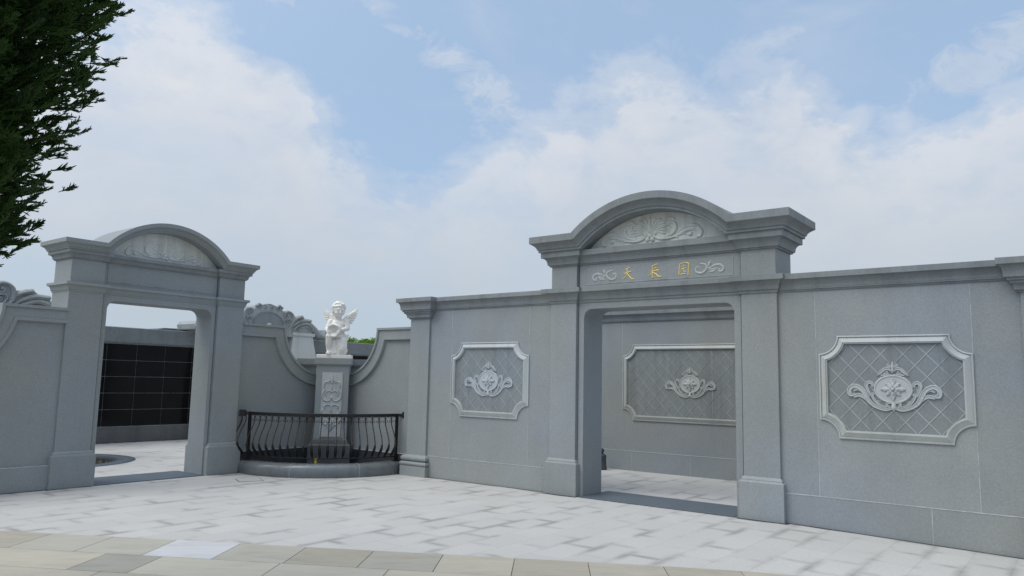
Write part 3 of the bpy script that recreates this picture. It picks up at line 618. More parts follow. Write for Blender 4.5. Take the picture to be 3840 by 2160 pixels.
coped_wall(RF, -.12, 2.36, 'grey granite wall with the narrower lattice panel in view, between corner pier and gold lettered gateway', (.375, 1.943), (), frame=(.384, 1.95))
coped_wall(RF, 5.70, 8.20, 'grey granite wall with large framed lattice panel, right of the gold lettered gateway', (6.14, 7.74), (7.29,), frame=(6.172, 7.74))
coped_wall(RF, 8.60, 11.5, 'plain grey granite wall beyond the end pier at the right edge', (), ())

def end_pier(x0, x1, label, moulded, y0=.06, y1=.52):
    T = RF.thing('wall_pier', label, 'pier', (x0 + x1) / 2, y0); h = (x1 - x0) / 2; d = y1 - y0
    b = MB(); b.box(-h, h, 0, d, .2, 2.62); b.build('shaft', GREY, T, .006)
    cp = [(0, 2.608), (.022, 2.612), (.024, 2.632), (.045, 2.632)] + cav(.048, 2.632, .074, 2.70, 4) + [(.086, 2.702), (.086, 2.728), (.108, 2.73), (.108, 2.757), (.126, 2.76)] + cav(.13, 2.76, .172, 2.888) + [(.19, 2.89), (.19, 2.958), (0, 2.96)]
    b = MB(); b.rprof(-h, h, 0, d, cp); b.build('capital', GREY2, T, .004)
    b = MB()
    def torus(pa, za, zb, n=6): return [(pa + (zb - za) / 2 * math.sin(t * math.pi / n), za + (zb - za) * (1 - math.cos(t * math.pi / n)) / 2) for t in range(n + 1)]
    if moulded: bp = [(.07, -.1), (.07, .165)] + torus(.045, .168, .235) + [(.03, .237)] + torus(.02, .242, .335) + [(.0, .345)]
    else: bp = [(.05, -.2), (.05, .445), (.02, .47), (.0, .505)]
    b.rprof(-h, h, 0, d, bp); b.build('pier_base', GREY, T)
    return T
end_pier(-.55, -.108, 'granite corner pier with stepped capital and rounded base, beside the railed basin', True)
end_pier(8.19, 8.63, 'granite pier cut off by the right edge of the picture', False)

def swoop_wall(fr, xa, xflat, xc, xe, label, zt=2.487, R=.83, dark=True, y0=.15, y1=.42, low=None):
    """wall whose coping runs level from xa to xflat, then sweeps down a quarter circle centred (xc, zt)"""
    T = fr.thing('swept_wall', label, 'wall', (xa + xe) / 2, y0); m = (xa + xe) / 2; sg = 1 if xe > xa else -1
    def curve(d, N=22):
        r = R + d; h = -d; xi = math.sqrt(r * r - h * h); pts = [(xa - m, zt - d), (xc - sg * xi - m, zt - d)]
        t0 = math.asin(d / r)
        for k in range(1, N + 1):
            t = t0 + (math.pi / 2 - t0) * k / N; pts.append((xc - m - sg * r * math.cos(t), zt - r * math.sin(t)))
        pts.append((xe - m, zt - r)); return pts
    D_ = y1 - y0; c = curve(.02)
    b = MB(); b.prism(c + [(xe - m, -.1), (xa - m, -.1)], 0, D_); b.build('wall_face', GREYF, T)
    prof = [(0, .058), (.038, .058), (.040, .034), (.168, .034), (.172, .050), (.212, .050), (.226, .020), (.228, -.002)]
    b = MB(); F = [[(x_, -p, z_) for x_, z_ in curve(d)] for d, p in prof]; Bk = [[(x_, D_ + p, z_) for x_, z_ in curve(d)] for d, p in prof]
    b.strips(F); b.strips([q[::-1] for q in Bk]); b.strips([Bk[0], F[0]])
    for e_ in (0, -1): b.strips([[q[e_] for q in F], [q[e_] for q in Bk]])
    b.build('coping_band', GREY, T)
    if dark:
        b = MB(); b.box(min(xa, xe) - m, max(xa, xe) - m, -.03, 0.01, 0, .325); b.build('polished_plinth', POL, T)
        b = MB(); b.box(min(xa, xe) - m, max(xa, xe) - m, -.034, 0.01, .325, .333); b.build('plinth_edge', LIGHT, T)
    else:
        b = MB(); b.box(min(xa, xe) - m, max(xa, xe) - m, -.05, 0.01, -.1, .32); pl = b.build('plinth', GREY, T)
        b = MB(); b.box(min(xa, xe) - m, max(xa, xe) - m, -.053, 0.0, .32, .327); b.build('mortar_line', MORTAR, pl)
    return T
swoop_wall(LF, -.04, .80, 1.66, 1.87, 'granite wall sweeping down to the right, from the blank-panelled gateway to the cherub pedestal')
swoop_wall(RF, -.56, -1.41, -2.26, -2.76, 'granite wall sweeping down to the left, from the corner pier to the cherub pedestal')
swoop_wall(LF, -2.84, -3.67, -4.50, -7.5, 'granite wall sweeping down to the left edge of the picture, under the conifer', dark=False, y0=.10)

# ---------------------------------------------------------------- corner pedestal
T = DF.thing('corner_pedestal', 'granite corner pedestal with carved scroll panel, under the white cherub', 'pedestal', 0, 0)
b = MB(); b.box(-.64, .64, .02, .40, 0, 1.80); b.rprof(-.66, .66, 0, .42, [(0, 1.79), (.012, 1.79), (.012, 1.808), (.03, 1.808), (.03, 1.825), (.045, 1.825), (.045, 1.935), (0, 1.936)]); b.build('corner_block', GREY2, T, .004)
b = MB(); b.box(-.29, .29, -.5, 0.0, .45, 1.80); b.build('shaft', GREY, T, .008)
b = MB(); b.rprof(-.29, .29, -.5, .3, [(0, 1.79), (.010, 1.795), (.010, 1.81), (.022, 1.812), (.022, 1.826), (.036, 1.828), (.036, 1.939), (0, 1.940)]); b.build('pedestal_cap', GREY, T, .005)
b = MB(); b.box(-.182, .182, -.515, -.49, .545, 1.682); b.build('relief_panel', LIGHT, T, .004)
b = MB()
for mir in (False, True):
    for st in PREL: b.stroke(st, -.515, 1.25, 4, mir)
b.ball((0, -.515, 1.231), (.029, .025, .029), 10)
b.build('scroll_relief', LIGHT, T)
b = MB(); b.rprof(-.31, .31, -.52, -.05, [(.06, .0), (.06, .40), (.05, .415), (.03, .42), (.03, .438), (.02, .442), (.02, .46), (.006, .465), (.006, .48), (-.012, .52)]); b.build('polished_base', POL3, T, .006)
# ---------------------------------------------------------------- railed basin
KC = (-.045, .30)           # kerb circle centre in the pedestal frame (x, distance in front of the corner)
def arcp(r, a, cy=.30, cx=-.045): return (cx + r * math.sin(a), -(cy + r * math.cos(a)))
T = DF.thing('basin_kerb', 'curved polished granite kerb of the shallow basin, under the black railing', 'kerb', 0, -1.9)
b = MB(); A = [math.radians(-60 + 115 * k / 60) for k in range(61)]
prof = [(1.64, -.05), (1.64, .12), (1.632, .155), (1.61, .185), (1.575, .202), (1.53, .208), (1.40, .208), (1.385, .20), (1.38, .185), (1.38, -.05)]
rings = []
for a in A: rings.append([(arcp(r, a)[0], arcp(r, a)[1] + 1.9, z) for r, z in prof])
b.loops(rings, smooth=False); b.sm = [len(f) == 4 for f in b.f]
b.build('kerb_stone', POL2, T)
for a in (-15, 24): 
    b = MB(); x, y = arcp(1.5, math.radians(a)); c, s_ = math.cos(math.radians(a)), math.sin(math.radians(a))
    pts = [(arcp(r, math.radians(a) + e / 1.6)[0], arcp(r, math.radians(a) + e / 1.6)[1] + 1.9, z) for e in (-.002, .002) for r, z in ((1.3785, .0), (1.3785, .186), (1.40, .2095), (1.53, .2095), (1.576, .2035), (1.612, .186), (1.6335, .155), (1.6415, .12), (1.6415, 0))]
    b.loops([pts[:9], pts[9:]]); b.build('kerb_joint', LIGHT, T)
b = MB(); 
fl = [(arcp(1.45, a)[0], arcp(1.45, a)[1]) for a in A]
b.add([(x, y + 1.9, .022) for x, y in fl] + [(.05, 1.9 - .1, .022)], [tuple(range(len(fl) + 1))]); b.build('basin_floor', POL, T)

T = DF.thing('curved_railing', 'black and gilt wrought iron railing with bellied bars, curving around the basin', 'railing', 0, -1.65, .2)
RC, RR = -.25, 1.90
def rp(a, z, o=0): r = RR + o; return (-.045 + r * math.sin(a), -(RC + r * math.cos(a)) + 1.65, z - .2)
def arcbar(a0, a1, z0, z1, w_, name, mat, n=48):
    b = MB(); rings = []
    for k in range(n + 1):
        a = a0 + (a1 - a0) * k / n; rings.append([rp(a, z0, w_), rp(a, z1, w_), rp(a, z1, -w_), rp(a, z0, -w_)])
    b.loops(rings); return b.build(name, mat, T, .004)
a_l, a_r = math.radians(-39.4), math.radians(40.2); g_ = (a_r - a_l) / 22
b = MB(); rings = []
def rail_ring(x, y, a): return [(x + dr * math.sin(a), y - dr * math.cos(a), z - .2) for dr, z in ((.026, .95), (.026, 1.0), (-.026, 1.0), (-.026, .95))]
pl_, pr_ = rp(a_l, .2), rp(a_r, .2); EL, ER = (-1.375, pl_[1] + .02), (1.315, pr_[1] + .02)
rings.append(rail_ring(*EL, math.radians(-12)))
for k in range(49):
    a = a_l + (a_r - a_l) * k / 48; q = rp(a, .2); rings.append(rail_ring(q[0], q[1], a))
rings.append(rail_ring(*ER, math.radians(12)))
b.loops(rings); b.build('top_rail', IRON, T, .004)
arcbar(a_l, a_r, .272, .292, .012, 'bottom_rail', IRON)
for a in (a_l, a_r):
    b = MB(); c0 = Vector(rp(a, 0)); M_ = Matrix.Rotation(a, 3, 'Z')
    def bx(hw, z0, z1, b=b, c0=c0, M_=M_):
        vs = [tuple(Vector((c0.x, c0.y, 0)) + M_ @ Vector((sx * hw, sy * hw, z - .2))) for z in (z0, z1) for sx, sy in ((-1, -1), (1, -1), (1, 1), (-1, 1))]
        vs = [(v[0], v[1], v[2]) for v in vs]
        b.loops([vs[:4], vs[4:]])
    bx(.021, .2, .96); bx(.05, .2, .225); b.build('post', IRON, T, .003)
for e_ in (EL, ER):
    b = MB(); c0 = Vector((*e_, .775)); b.box(c0.x - .05, c0.x + .05, c0.y - .05, c0.y + .05, c0.z - .05, c0.z + .055); b.build('end_bracket', IRON, T, .006)
BEL = [(.965, 0), (.90, 0), (.85, .005), (.78, .03), (.70, .075), (.62, .115), (.55, .14), (.50, .145), (.45, .135), (.40, .105), (.36, .07), (.32, .03), (.285, .0)]
bal = None
proto_up = MB(); 
def baluster_meshes():
    # local: x tangential, y inward(+)/outward(-), z up; built at origin, twisted square bar above, fat leaf below
    up = MB(); q = cat([(o, z, 0) for z, o in BEL[:9]], 6)
    rings = []
    for i, (o, z, _) in enumerate(q):
        tw = i * .55 if z < .88 else 0; r = .0105
        rings.append([(r * math.cos(tw + k * math.pi / 2), -o + r * math.sin(tw + k * math.pi / 2), z - .2) for k in range(4)])
    up.loops(rings)
    up.ball((0, -.145, .50 - .2), .015, 8)
    lo = MB(); q = cat([(o, z, 0) for z, o in BEL[7:]], 5); n_ = len(q)
    pts = [(0, -o, z - .2) for o, z, _ in q]; rad = [.011 + .013 * math.sin(math.pi * min(1, (i / n_) * 1.15)) ** .7 if i / n_ < .87 else .0085 for i in range(n_)]
    lo.tube(pts, rad, 8); lo.ball((0, -.142, .475 - .2), (.019, .019, .03), 8)
    return up, lo
upm, lom = baluster_meshes()
first = None
angs = [a_l + g_ * (k + 1) for k in range(21)] + [a_l - g_ * .8, a_l - g_ * 1.7, a_r + g_ * .8]
for a in angs:
    p0 = rp(a, .2)
    if first is None:
        u = upm.build('baluster', GILT, T); l = lom.build('baluster_leaf', IRON, u); first = (u, l)
    else:
        u = first[0].copy(); COL.objects.link(u); u.parent = T; l = first[1].copy(); COL.objects.link(l); l.parent = u
    u.location = (p0[0], p0[1], 0); u.rotation_euler = (0, 0, a)
sc_ = MB(); s_pts = []
W_ = .052
arch = [(W_ * math.cos(t), 0, .90 - .2 + .048 * math.sin(t)) for t in np.linspace(math.pi, 0, 13)]
def curl(sg): 
    c = []
    for t in np.linspace(0, 1.55 * math.pi, 14):
        r = .021 * (1 - .45 * t / (1.55 * math.pi)); c.append((sg * (W_ - .021 + r * math.cos(t)), 0, .895 - .2 - .02 - r * math.sin(t)))
    return c
sc_.tube(curl(-1)[::-1] + arch + curl(1), .0042, 6)
firsts = None
for k in range(22):
    a = a_l + g_ * (k + .5); p0 = rp(a, .2)
    if firsts is None: o = firsts = sc_.build('rail_scroll', IRON, T)
    else: o = firsts.copy(); COL.objects.link(o); o.parent = T
    o.location = (p0[0], p0[1], 0); o.rotation_euler = (0, 0, a)
b = MB(); p0 = Vector(rp(math.radians(-1.5), .2)); pf = lambda z, o=0, t=0: (p0.x + t, p0.y - o, z)
b.tube([pf(.0), pf(.015), pf(.05), pf(.075), pf(.085)], [.030, .026, .016, .022, .04], 10); b.tube([pf(.072, .0, 0), pf(.080, 0, .06), pf(.083, 0, .14)], [.012, .008, .005], 6); b.tube([pf(.075), pf(.082, 0, -.05)], [.012, .006], 6)
b.build('support_foot', YELLOW, T)

# ---------------------------------------------------------------- cherub statue
ST = DF.thing('cherub_statue', 'white marble winged cherub kneeling with a round horn in its hands, on the corner pedestal', 'statue', 0, -.27, 1.94)
b = MB(); b.rprof(-.307, .307, -.21, .25, [(0, 0), (0, .056), (-.006, .066)]); b.build('plinth', MARBLE, ST, .004)
def capsule(mb, a, b_, ra, rb, seg=12):
    a, b_ = Vector(a), Vector(b_); mb.ball(a, ra, seg); mb.ball(b_, rb, seg); mb.tube([a, a.lerp(b_, .33), a.lerp(b_, .66), b_], [ra, ra * .67 + rb * .33, ra * .33 + rb * .67, rb], seg)
def fuse(mb, name, parent, vox=.008, smooth=6, deform=None, mat=None):
    tmp = mb.build(name + '_tmp', MARBLE)
    r = tmp.modifiers.new('r', 'REMESH'); r.mode = 'VOXEL'; r.voxel_size = vox; r.use_smooth_shade = True
    s_ = tmp.modifiers.new('s', 'SMOOTH'); s_.factor = .5; s_.iterations = smooth
    dg = bpy.context.evaluated_depsgraph_get(); dg.update(); me = bpy.data.meshes.new_from_object(tmp.evaluated_get(dg)); me.name = name
    bpy.data.objects.remove(tmp)
    if deform:
        for v in me.vertices: v.co = deform(v.co)
    me.polygons.foreach_set('use_smooth', [True] * len(me.polygons)); me.materials.clear(); me.materials.append(mat or MARBLE)
    o = bpy.data.objects.new(name, me); COL.objects.link(o); o.parent = parent; return o
# heights: plinth top z=.066; figure about 1 m; x to the viewer's right, -y towards the viewer
Z0 = .066
def S(x, y, z): return (x, y, z + Z0)
HC = Vector(S(.035, -.055, .825)); HR = Matrix.Rotation(math.radians(22), 3, 'Z') @ Matrix.Rotation(math.radians(14), 3, 'X')   # head turned to viewer's right, looking down
def Hd(x, y, z): return tuple(HC + HR @ Vector((x, y, z)))
b = MB()
b.ball(HC, (.112, .120, .130), 20, HR); b.ball(Hd(0, -.035, -.055), (.088, .085, .078), 16, HR)
for s_ in (-1, 1):
    b.ball(Hd(s_ * .048, -.082, -.045), (.042, .035, .04), 12, HR)     # cheeks
    b.ball(Hd(s_ * .042, -.105, .022), (.034, .014, .012), 10, HR)     # brow
    b.ball(Hd(s_ * .041, -.100, -.002), (.020, .013, .012), 10, HR)    # eye
    b.ball(Hd(s_ * .10, -.005, -.01), (.014, .025, .034), 10, HR)      # ear
capsule(b, Hd(0, -.112, .008), Hd(0, -.132, -.034), .010, .015, 10); b.ball(Hd(-.012, -.124, -.036), .010, 8); b.ball(Hd(.012, -.124, -.036), .010, 8)
b.ball(Hd(0, -.116, -.066), (.024, .012, .0075), 10, HR); b.ball(Hd(0, -.112, -.080), (.020, .012, .008), 10, HR); b.ball(Hd(0, -.098, -.108), (.030, .024, .022), 10, HR)
capsule(b, S(.02, .0, .64), S(.03, -.015, .73), .072, .062)
# trunk
b.ball(S(.04, .0, .575), (.140, .095, .095), 18); b.ball(S(.04, -.01, .49), (.122, .105, .12), 18); b.ball(S(.04, -.015, .41), (.118, .115, .10), 18); b.ball(S(.05, .0, .33), (.150, .12, .095), 18)
for s_ in (-1, 1): b.ball(S(.04 + s_ * .058, -.07, .565), (.058, .035, .045), 12)
# arms
capsule(b, S(-.098, -.005, .605), S(-.152, -.050, .470), .060, .050); capsule(b, S(-.152, -.050, .470), S(-.108, -.170, .388), .049, .036)
capsule(b, S(.178, -.005, .605), S(.205, -.055, .485), .060, .051); capsule(b, S(.205, -.055, .485), S(.108, -.195, .442), .049, .034)
# viewer's-left leg: thigh forward, shin upright, bare foot
capsule(b, S(-.01, -.02, .32), S(-.092, -.20, .330), .085, .070); capsule(b, S(-.092, -.20, .330), S(-.095, -.165, .19), .067, .066); capsule(b, S(-.095, -.165, .19), S(-.095, -.13, .045), .064, .044)
capsule(b, S(-.095, -.12, .03), S(-.105, -.215, .024), .044, .034)
for k in range(5): b.ball(S(-.135 + k * .016, -.232 - .006 * (2 - abs(k - 3)), .014), (.0095, .016, .011), 8)
# viewer's-right leg kneeling
capsule(b, S(.09, .0, .30), S(.125, -.115, .13), .100, .092); capsule(b, S(.125, -.115, .13), S(.12, -.13, .075), .090, .080); capsule(b, S(.12, -.10, .055), S(.10, .12, .05), .062, .045)
# hands and fingers around the horn
b.ball(S(.088, -.205, .438), (.036, .022, .034), 12)
for k, (dx, dz, L) in enumerate(((.008, .028, .05), (-.002, .010, .058), (-.002, -.008, .056), (.008, -.026, .045))):
    a_ = Vector(S(.072 + dx * .3, -.212, .438 + dz)); m1 = a_ + Vector((-L * .55, -.020, -.002)); m2 = m1 + Vector((-L * .5, .004, -.008))
    capsule(b, a_, m1, .0098, .0092, 8); capsule(b, m1, m2, .0090, .0075, 8)
capsule(b, S(.085, -.205, .462), S(.050, -.212, .487), .012, .009, 8)
b.ball(S(-.095, -.185, .378), (.036, .026, .028), 12)
for k in range(4):
    a_ = Vector(S(-.078, -.188 - .004 * k, .392 - .016 * k)); m1 = a_ + Vector((.030, -.020, -.003)); capsule(b, a_, m1, .0095, .0088, 8); capsule(b, m1, m1 + Vector((.022, .008, -.004)), .0088, .007, 8)
capsule(b, S(-.098, -.19, .40), S(-.075, -.215, .418), .011, .009, 8)
def sockets(co):
    for s_ in (-1, 1):
        for (px_, py_, pz_, rr, dd_) in ((s_ * .041, -.108, .012, .020, .008), (s_ * .041, -.112, -.013, .016, .005), (0, -.12, -.074, .013, .003), (s_ * .026, -.12, -.045, .012, .004)):
            q = Vector(Hd(px_, py_, pz_)); d_ = (co - q).length
            if d_ < rr: co = co + (HR @ Vector((0, 1, 0))) * dd_ * (1 - d_ / rr)
    return co
fuse(b, 'body', ST, .0052, 3, sockets)
# hair: overlapping curls
b = MB(); rr = random.Random(3)
b.ball(Hd(0, .022, .038), (.119, .117, .114), 18, HR)
for k in range(150):
    t = rr.uniform(0, 2 * math.pi); p_ = rr.uniform(-.35, 1.45); n_ = Vector((math.cos(p_) * math.cos(t), math.cos(p_) * math.sin(t), math.sin(p_)))
    fwdness = -n_.y
    if fwdness > .45 and n_.z < .62: continue
    if fwdness > -.1 and n_.z < .15 and abs(n_.x) < .9: continue
    c = Vector(Hd(n_.x * .117, .012 + n_.y * .122, .03 + n_.z * .118)); b.ball(c, (rr.uniform(.014, .022), rr.uniform(.014, .022), rr.uniform(.010, .016)), 8)
for s_, n__ in ((-1, 7), (1, 6)):
    for k in range(n__): b.ball(Hd(s_ * (.112 - .003 * k), -.02 + .012 * (k % 3), .06 - .026 * k), (.022, .026, .018), 8)
for k in range(9): b.ball(Hd(-.085 + k * .021, -.098 + abs(k - 4) * .008, .088 - abs(k - 3.2) * .007), (.017, .017, .016), 8)
fuse(b, 'hair', ST, .0055, 1)
# drapery with folds over the hip, knee and between the legs
b = MB()
b.ball(S(.10, -.01, .30), (.135, .13, .085), 16); capsule(b, S(.12, -.10, .24), S(.125, -.145, .10), .100, .098); capsule(b, S(.125, -.14, .09), S(.115, -.13, .04), .098, .095)
b.ball(S(.11, .03, .08), (.115, .12, .09), 14); b.ball(S(.03, -.06, .27), (.13, .10, .05), 12)
for k, (x_, w_) in enumerate(((-.055, .020), (-.028, .018), (-.002, .018), (.028, .018))):
    b.tube(cat3 := [S(x_ + .05, -.13, .315), S(x_ + .022, -.175, .24), S(x_, -.165, .12), S(x_ - .012, -.175, .01)], [w_ * .7, w_, w_ * 1.05, w_ * 1.25], 8)
for k in range(5):
    z_ = .335 - k * .022; b.tube([S(-.07 + k * .01, -.120, z_ - .03), S(.03, -.150 - k * .004, z_ - .012), S(.12, -.145, z_ + .0), S(.20, -.08, z_ + .025), S(.235, .0, z_ + .04)], [.008, .011, .012, .011, .008], 8)
for k in range(3):
    b.tube([S(.00 + .02 * k, -.165, .26 - .01 * k), S(.05 + .03 * k, -.215, .22 - .02 * k), S(.085 + .04 * k, -.232, .13)], [.008, .010, .006], 8)
fuse(b, 'drapery', ST, .0058, 2)
# round horn / vessel held in front
b = MB(); hc = Vector(S(-.005, -.235, .435)); HM = Matrix.Rotation(math.radians(8), 3, 'X') @ Matrix.Rotation(math.radians(-16), 3, 'Z')
prof = [(.022, -.02, ), (.024, -.004), (.060, -.024), (.088, -.052), (.105, -.062), (.122, -.055), (.130, -.030), (.128, .0), (.112, .035), (.085, .06), (.05, .075), (.0, .08)]
rings = []
for r, y_ in prof:
    rings.append([tuple(hc + HM @ Vector((r * math.cos(t) * (1.0 + .05 * math.sin(3 * t)), y_ + .006 * math.sin(5 * t) * (r > .05), r * math.sin(t) * 1.02))) for t in np.linspace(0, 2 * math.pi, 36, endpoint=False)])
b.loops(rings, smooth=True)
hn = b.build('horn', MARBLE, ST)
b = MB(); b.ball(tuple(hc + HM @ Vector((0, -.012, 0))), (.018, .006, .018), 12); b.build('horn_hole', DARKHOLE, hn)
b = MB(); capsule(b, tuple(hc + Vector((.03, .02, -.10))), tuple(hc + Vector((.085, .06, -.10))), .045, .03); b.build('horn_tail', MARBLE, hn)
# wings: layered feathers
def wing(sg):
    b = MB(); root = Vector(S(.02 + sg * .085, .075, .60)); tip = Vector(S(.235 if sg > 0 else -.135, .115, .765))
    top = lambda t: root.lerp(tip, t) + Vector((0, 0, .030 * math.sin(math.pi * t)))
    b.tube([top(t) for t in (0, .3, .6, .85, 1)], [.034, .034, .030, .024, .014], 8, sy=.7)
    kx = 1.0 if sg > 0 else .82
    for layer, (n_, L0, w_, yo) in enumerate(((9, .165, .029, .014), (7, .105, .027, -.002), (6, .062, .024, -.016))):
        for k in range(n_):
            t = (k + .6) / n_; p_ = top(t) + Vector((0, yo, 0)); ang = math.radians(-74 + 116 * t ** .75) if layer == 0 else math.radians(-72 + 108 * t ** .8)
            w_ = (.0205, .020, .018)[layer] if sg < 0 else w_
            L = L0 * (.80 + .22 * t + .12 * math.sin(math.pi * t)); d = Vector((sg * math.cos(ang) * kx, 0, math.sin(ang)))
            sag = Vector((0, 0, -.010)); q = [p_, p_ + d * L * .5 + sag * .6, p_ + d * L * .85 + sag * .4, p_ + d * L]
            b.tube(q, [w_ * .7, w_, w_ * .95, w_ * .5], 8, sy=.42)
    return b
for sg in (-1, 1): fuse(wing(sg), 'wing', ST, .0052, 1)

# ---------------------------------------------------------------- inspection cover set in the paving
T = LF.thing('inspection_cover', 'flush square stone inspection cover in the paving, in front of the basin kerb', 'cover', .22, -1.0); T.location = (-3.985, 12.03, 0); T.rotation_euler = (0, 0, math.radians(28))
b = MB(); b.box(-.185, .185, -.185, .185, -.01, .0055); b.build('cover_frame', FIELD, T)
b = MB(); b.box(-.168, .168, -.168, .168, .0, .0065); b.build('cover_slab', PAVE, T)

# ---------------------------------------------------------------- columbarium behind
T = LF.thing('columbarium_wall', 'long columbarium wall with rows of black granite niche doors, behind the left gateway', 'columbarium', 4.5, 6.62)
X0 = -8.5 - 4.5; X1 = 14 - 4.5
b = MB(); b.box(X0, X1, .0, .75, .35, 2.30); b.build('wall_body', FIELD, T)
b = MB(); b.rprof(X0, X1, 0, .75, [(.0, 2.262), (.015, 2.265), (.015, 2.285), (.035, 2.287), (.035, 2.303), (.06, 2.305), (.06, 2.652), (0, 2.655)], ex=0); b.build('coping', POL2, T, .004)
b = MB(); b.rprof(X0, X1, 0, .75, [(.09, -.1), (.09, .368), (.085, .372), (0, .378)], ex=0); pl = b.build('plinth', POL3, T)
b = MB(); b.box(X0, X1, -.093, -.05, .366, .374)
b.build('plinth_edge', FIELD, pl)
b = MB(); b.box(X0, X1, -.062, -.03, 2.64, 2.6545); b.build('coping_edge', LIGHT2, T)
first = None
for c in range(-3, 17):
    for r_ in range(5):
        x0 = .056 + .695 * c - 4.5; z0 = .380 + .377 * r_
        if first is None:
            m_ = MB(); m_.box(.006, .689, -.014, .02, .006, .371); o = first = m_.build('niche_door', BLACK, T, .003)
        else: o = first.copy(); COL.objects.link(o); o.parent = T
        o.location = (x0, 0, z0)
# scroll crests on piers
def crest_parts(T, z0):
    sil = [(a, c) for a, c in CSIL]; full = sil + [(.9, -.42), (.5, -.42)]
    sil = sil[:21] + [(1.90, -.20), (2.03, -.22), (2.08, -.30), (2.05, -.42), (1.90, -.459)] + sil[-3:]
    R_ = [(0.0, .382)] + sil + [(1.30, -.46), (.62, -.46)]
    poly = [(x, z) for x, z in R_] + [(-x, z) for x, z in reversed(R_[1:])]
    b = MB(); b.prism([(x, z + z0) for x, z in poly], .0, .85); body = b.build('crest_body', CRESTM, T, .02, 2)
    for mir in (False, True):
        b = MB(); sg = -1 if mir else 1
        for (x, z, r) in CVOL:
            R0 = r * 1.7
            pts = [(x + R0 * (1 - .75 * t / 9) * math.cos(t * .75 + 1.2), z + R0 * (1 - .75 * t / 9) * math.sin(t * .75 + 1.2), r * .42 * (1 - .4 * t / 12)) for t in range(10)]
            b.stroke(pts, -.01, 1.0, 3, mir, 0, z0)
            b.ball((sg * x, -.02, z + z0), (r * .35, .05, r * .35), 10)
        for st in CLEAF: b.stroke(st, -.0, 1.1, 4, mir, 0, z0); b.stroke([(x_, z_, r_ * .35) for x_, z_, r_ in st], -.045, 1.4, 4, mir, 0, z0)
        b.build('scroll_relief', CRESTM, T)
    b = MB(); el_ = [(.46 * math.cos(t), -.16 + .32 * math.sin(t)) for t in np.linspace(0, 2 * math.pi, 48, endpoint=False)]
    b.tube([(x, -.012, z + z0) for x, z in el_], .018, 8, closed=True); b.build('oval_rim', FIELD, T)
    b = MB(); b.prism([(x, z + z0) for x, z in el_], -.012, .02); b.build('oval_tablet', FIELD, T)
    for x, r in ((0, .095), (-.22, .05), (.22, .05)):
        b = MB(); b.ball((x, -.03, -.24 + z0 + (.02 if x == 0 else -.03)), (r, .05, r), 14); b.build('pearl', LIGHT, T)
T = LF.thing('scrolled_crest', 'pale granite crest with scrolls around an oval tablet, on top of the black columbarium', 'crest', 4.64, 6.1, 0)
crest_parts(T, 3.129)
for sg in (-1, 1):
    T = LF.thing('columbarium_pier', ('pale flared granite pier under the crest, left of the cherub statue' if sg > 0 else 'pale flared granite pier of the columbarium, hidden behind the blank-panelled gateway'), 'pier', 4.64 + sg * 1.15, 6.1)
    b = MB(); b.loops([[(-.335 - p, 0 - p * .6, z), (.335 + p, 0 - p * .6, z), (.335 + p, .52, z), (-.335 - p, .52, z)] for p, z in ((.17, 0), (.16, 1.4), (.13, 1.9), (.09, 2.2), (.05, 2.4), (.015, 2.62), (0, 2.69))]); b.build('shaft', LIGHT, T, .01)
    b = MB(); b.rprof(-.335, .335, 0, .52, [(0, 2.69), (.0, 2.70), (.04, 2.72), (.04, 2.80), (0, 2.801)]); b.build('capital', LIGHT, T, .006)
T = LF.thing('rear_wall', 'granite wall carrying a crest, hidden behind the left swept wall', 'wall', -3.5, 4.02)
b = MB(); b.box(-2.6, 1.9, 0, .8, -.1, 2.36); b.build('wall_face', GREY, T); b = MB(); b.rprof(-2.6, 1.9, 0, .8, [(0, 2.35), (.05, 2.36), (.05, 2.46), (0, 2.462)]); b.build('coping', GREY, T, .005)
T = LF.thing('scrolled_crest', 'pale granite crest cut off by the left edge, above the swept wall', 'crest', -2.95, 4.0, 0)
crest_parts(T, 2.93)

# ---------------------------------------------------------------- rear panelled wall seen through the right gateway
T = RF.thing('rear_panelled_wall', 'granite wall with wide lattice panel and emblem, seen through the gold lettered gateway', 'wall', 3.005, 3.52)
b = MB(); b.box(-2.05, 5, 0, .4, -.2, 2.75); b.build('wall_face', GREY, T)
b = MB(); b.rprof(-2.05, 5, 0, .4, WCOP, ex=0); b.build('coping', GREY2, T)
b = MB(); b.box(-2.05, 5, -.018, .02, -.2, .352); pl = b.build('plinth', GREY, T)
b = MB(); b.box(-2.05, 5, -.021, .0, .352, .361); b.build('mortar_line', LIGHT2, pl)
for j in (-1.15, 0.0, 1.15):
    b = MB(); b.box(j - .004, j + .004, -.020, .0, -.1, .352); b.build('plinth_joint', MORTAR, pl)
b = MB(); b.box(-1.363, -1.357, -.002, .01, .36, 2.745); b.build('wall_joint', MORTAR, T)
framed_panel(T, -1.345, 1.345, .918, 2.318, .208, -.001)
for j in (-.42, .42):
    b = MB(); b.box(j - .003, j + .003, -.0085, .0, 1.02, 2.22); b.build('field_joint', MORTAR, T)
T = RF.thing('bollard', 'small dark bollard with a ball top, just inside the gold lettered gateway', 'bollard', 1.36, 3.25)
b = MB(); b.lathe((0, 0, 0), [(.10, 0), (.105, .03), (.09, .06), (.085, .22), (.095, .25), (.06, .285), (.035, .30)], 20); b.build('post', POL, T)
b = MB(); b.ball((0, 0, .345), .05, 14); b.build('ball_top', POL, T)

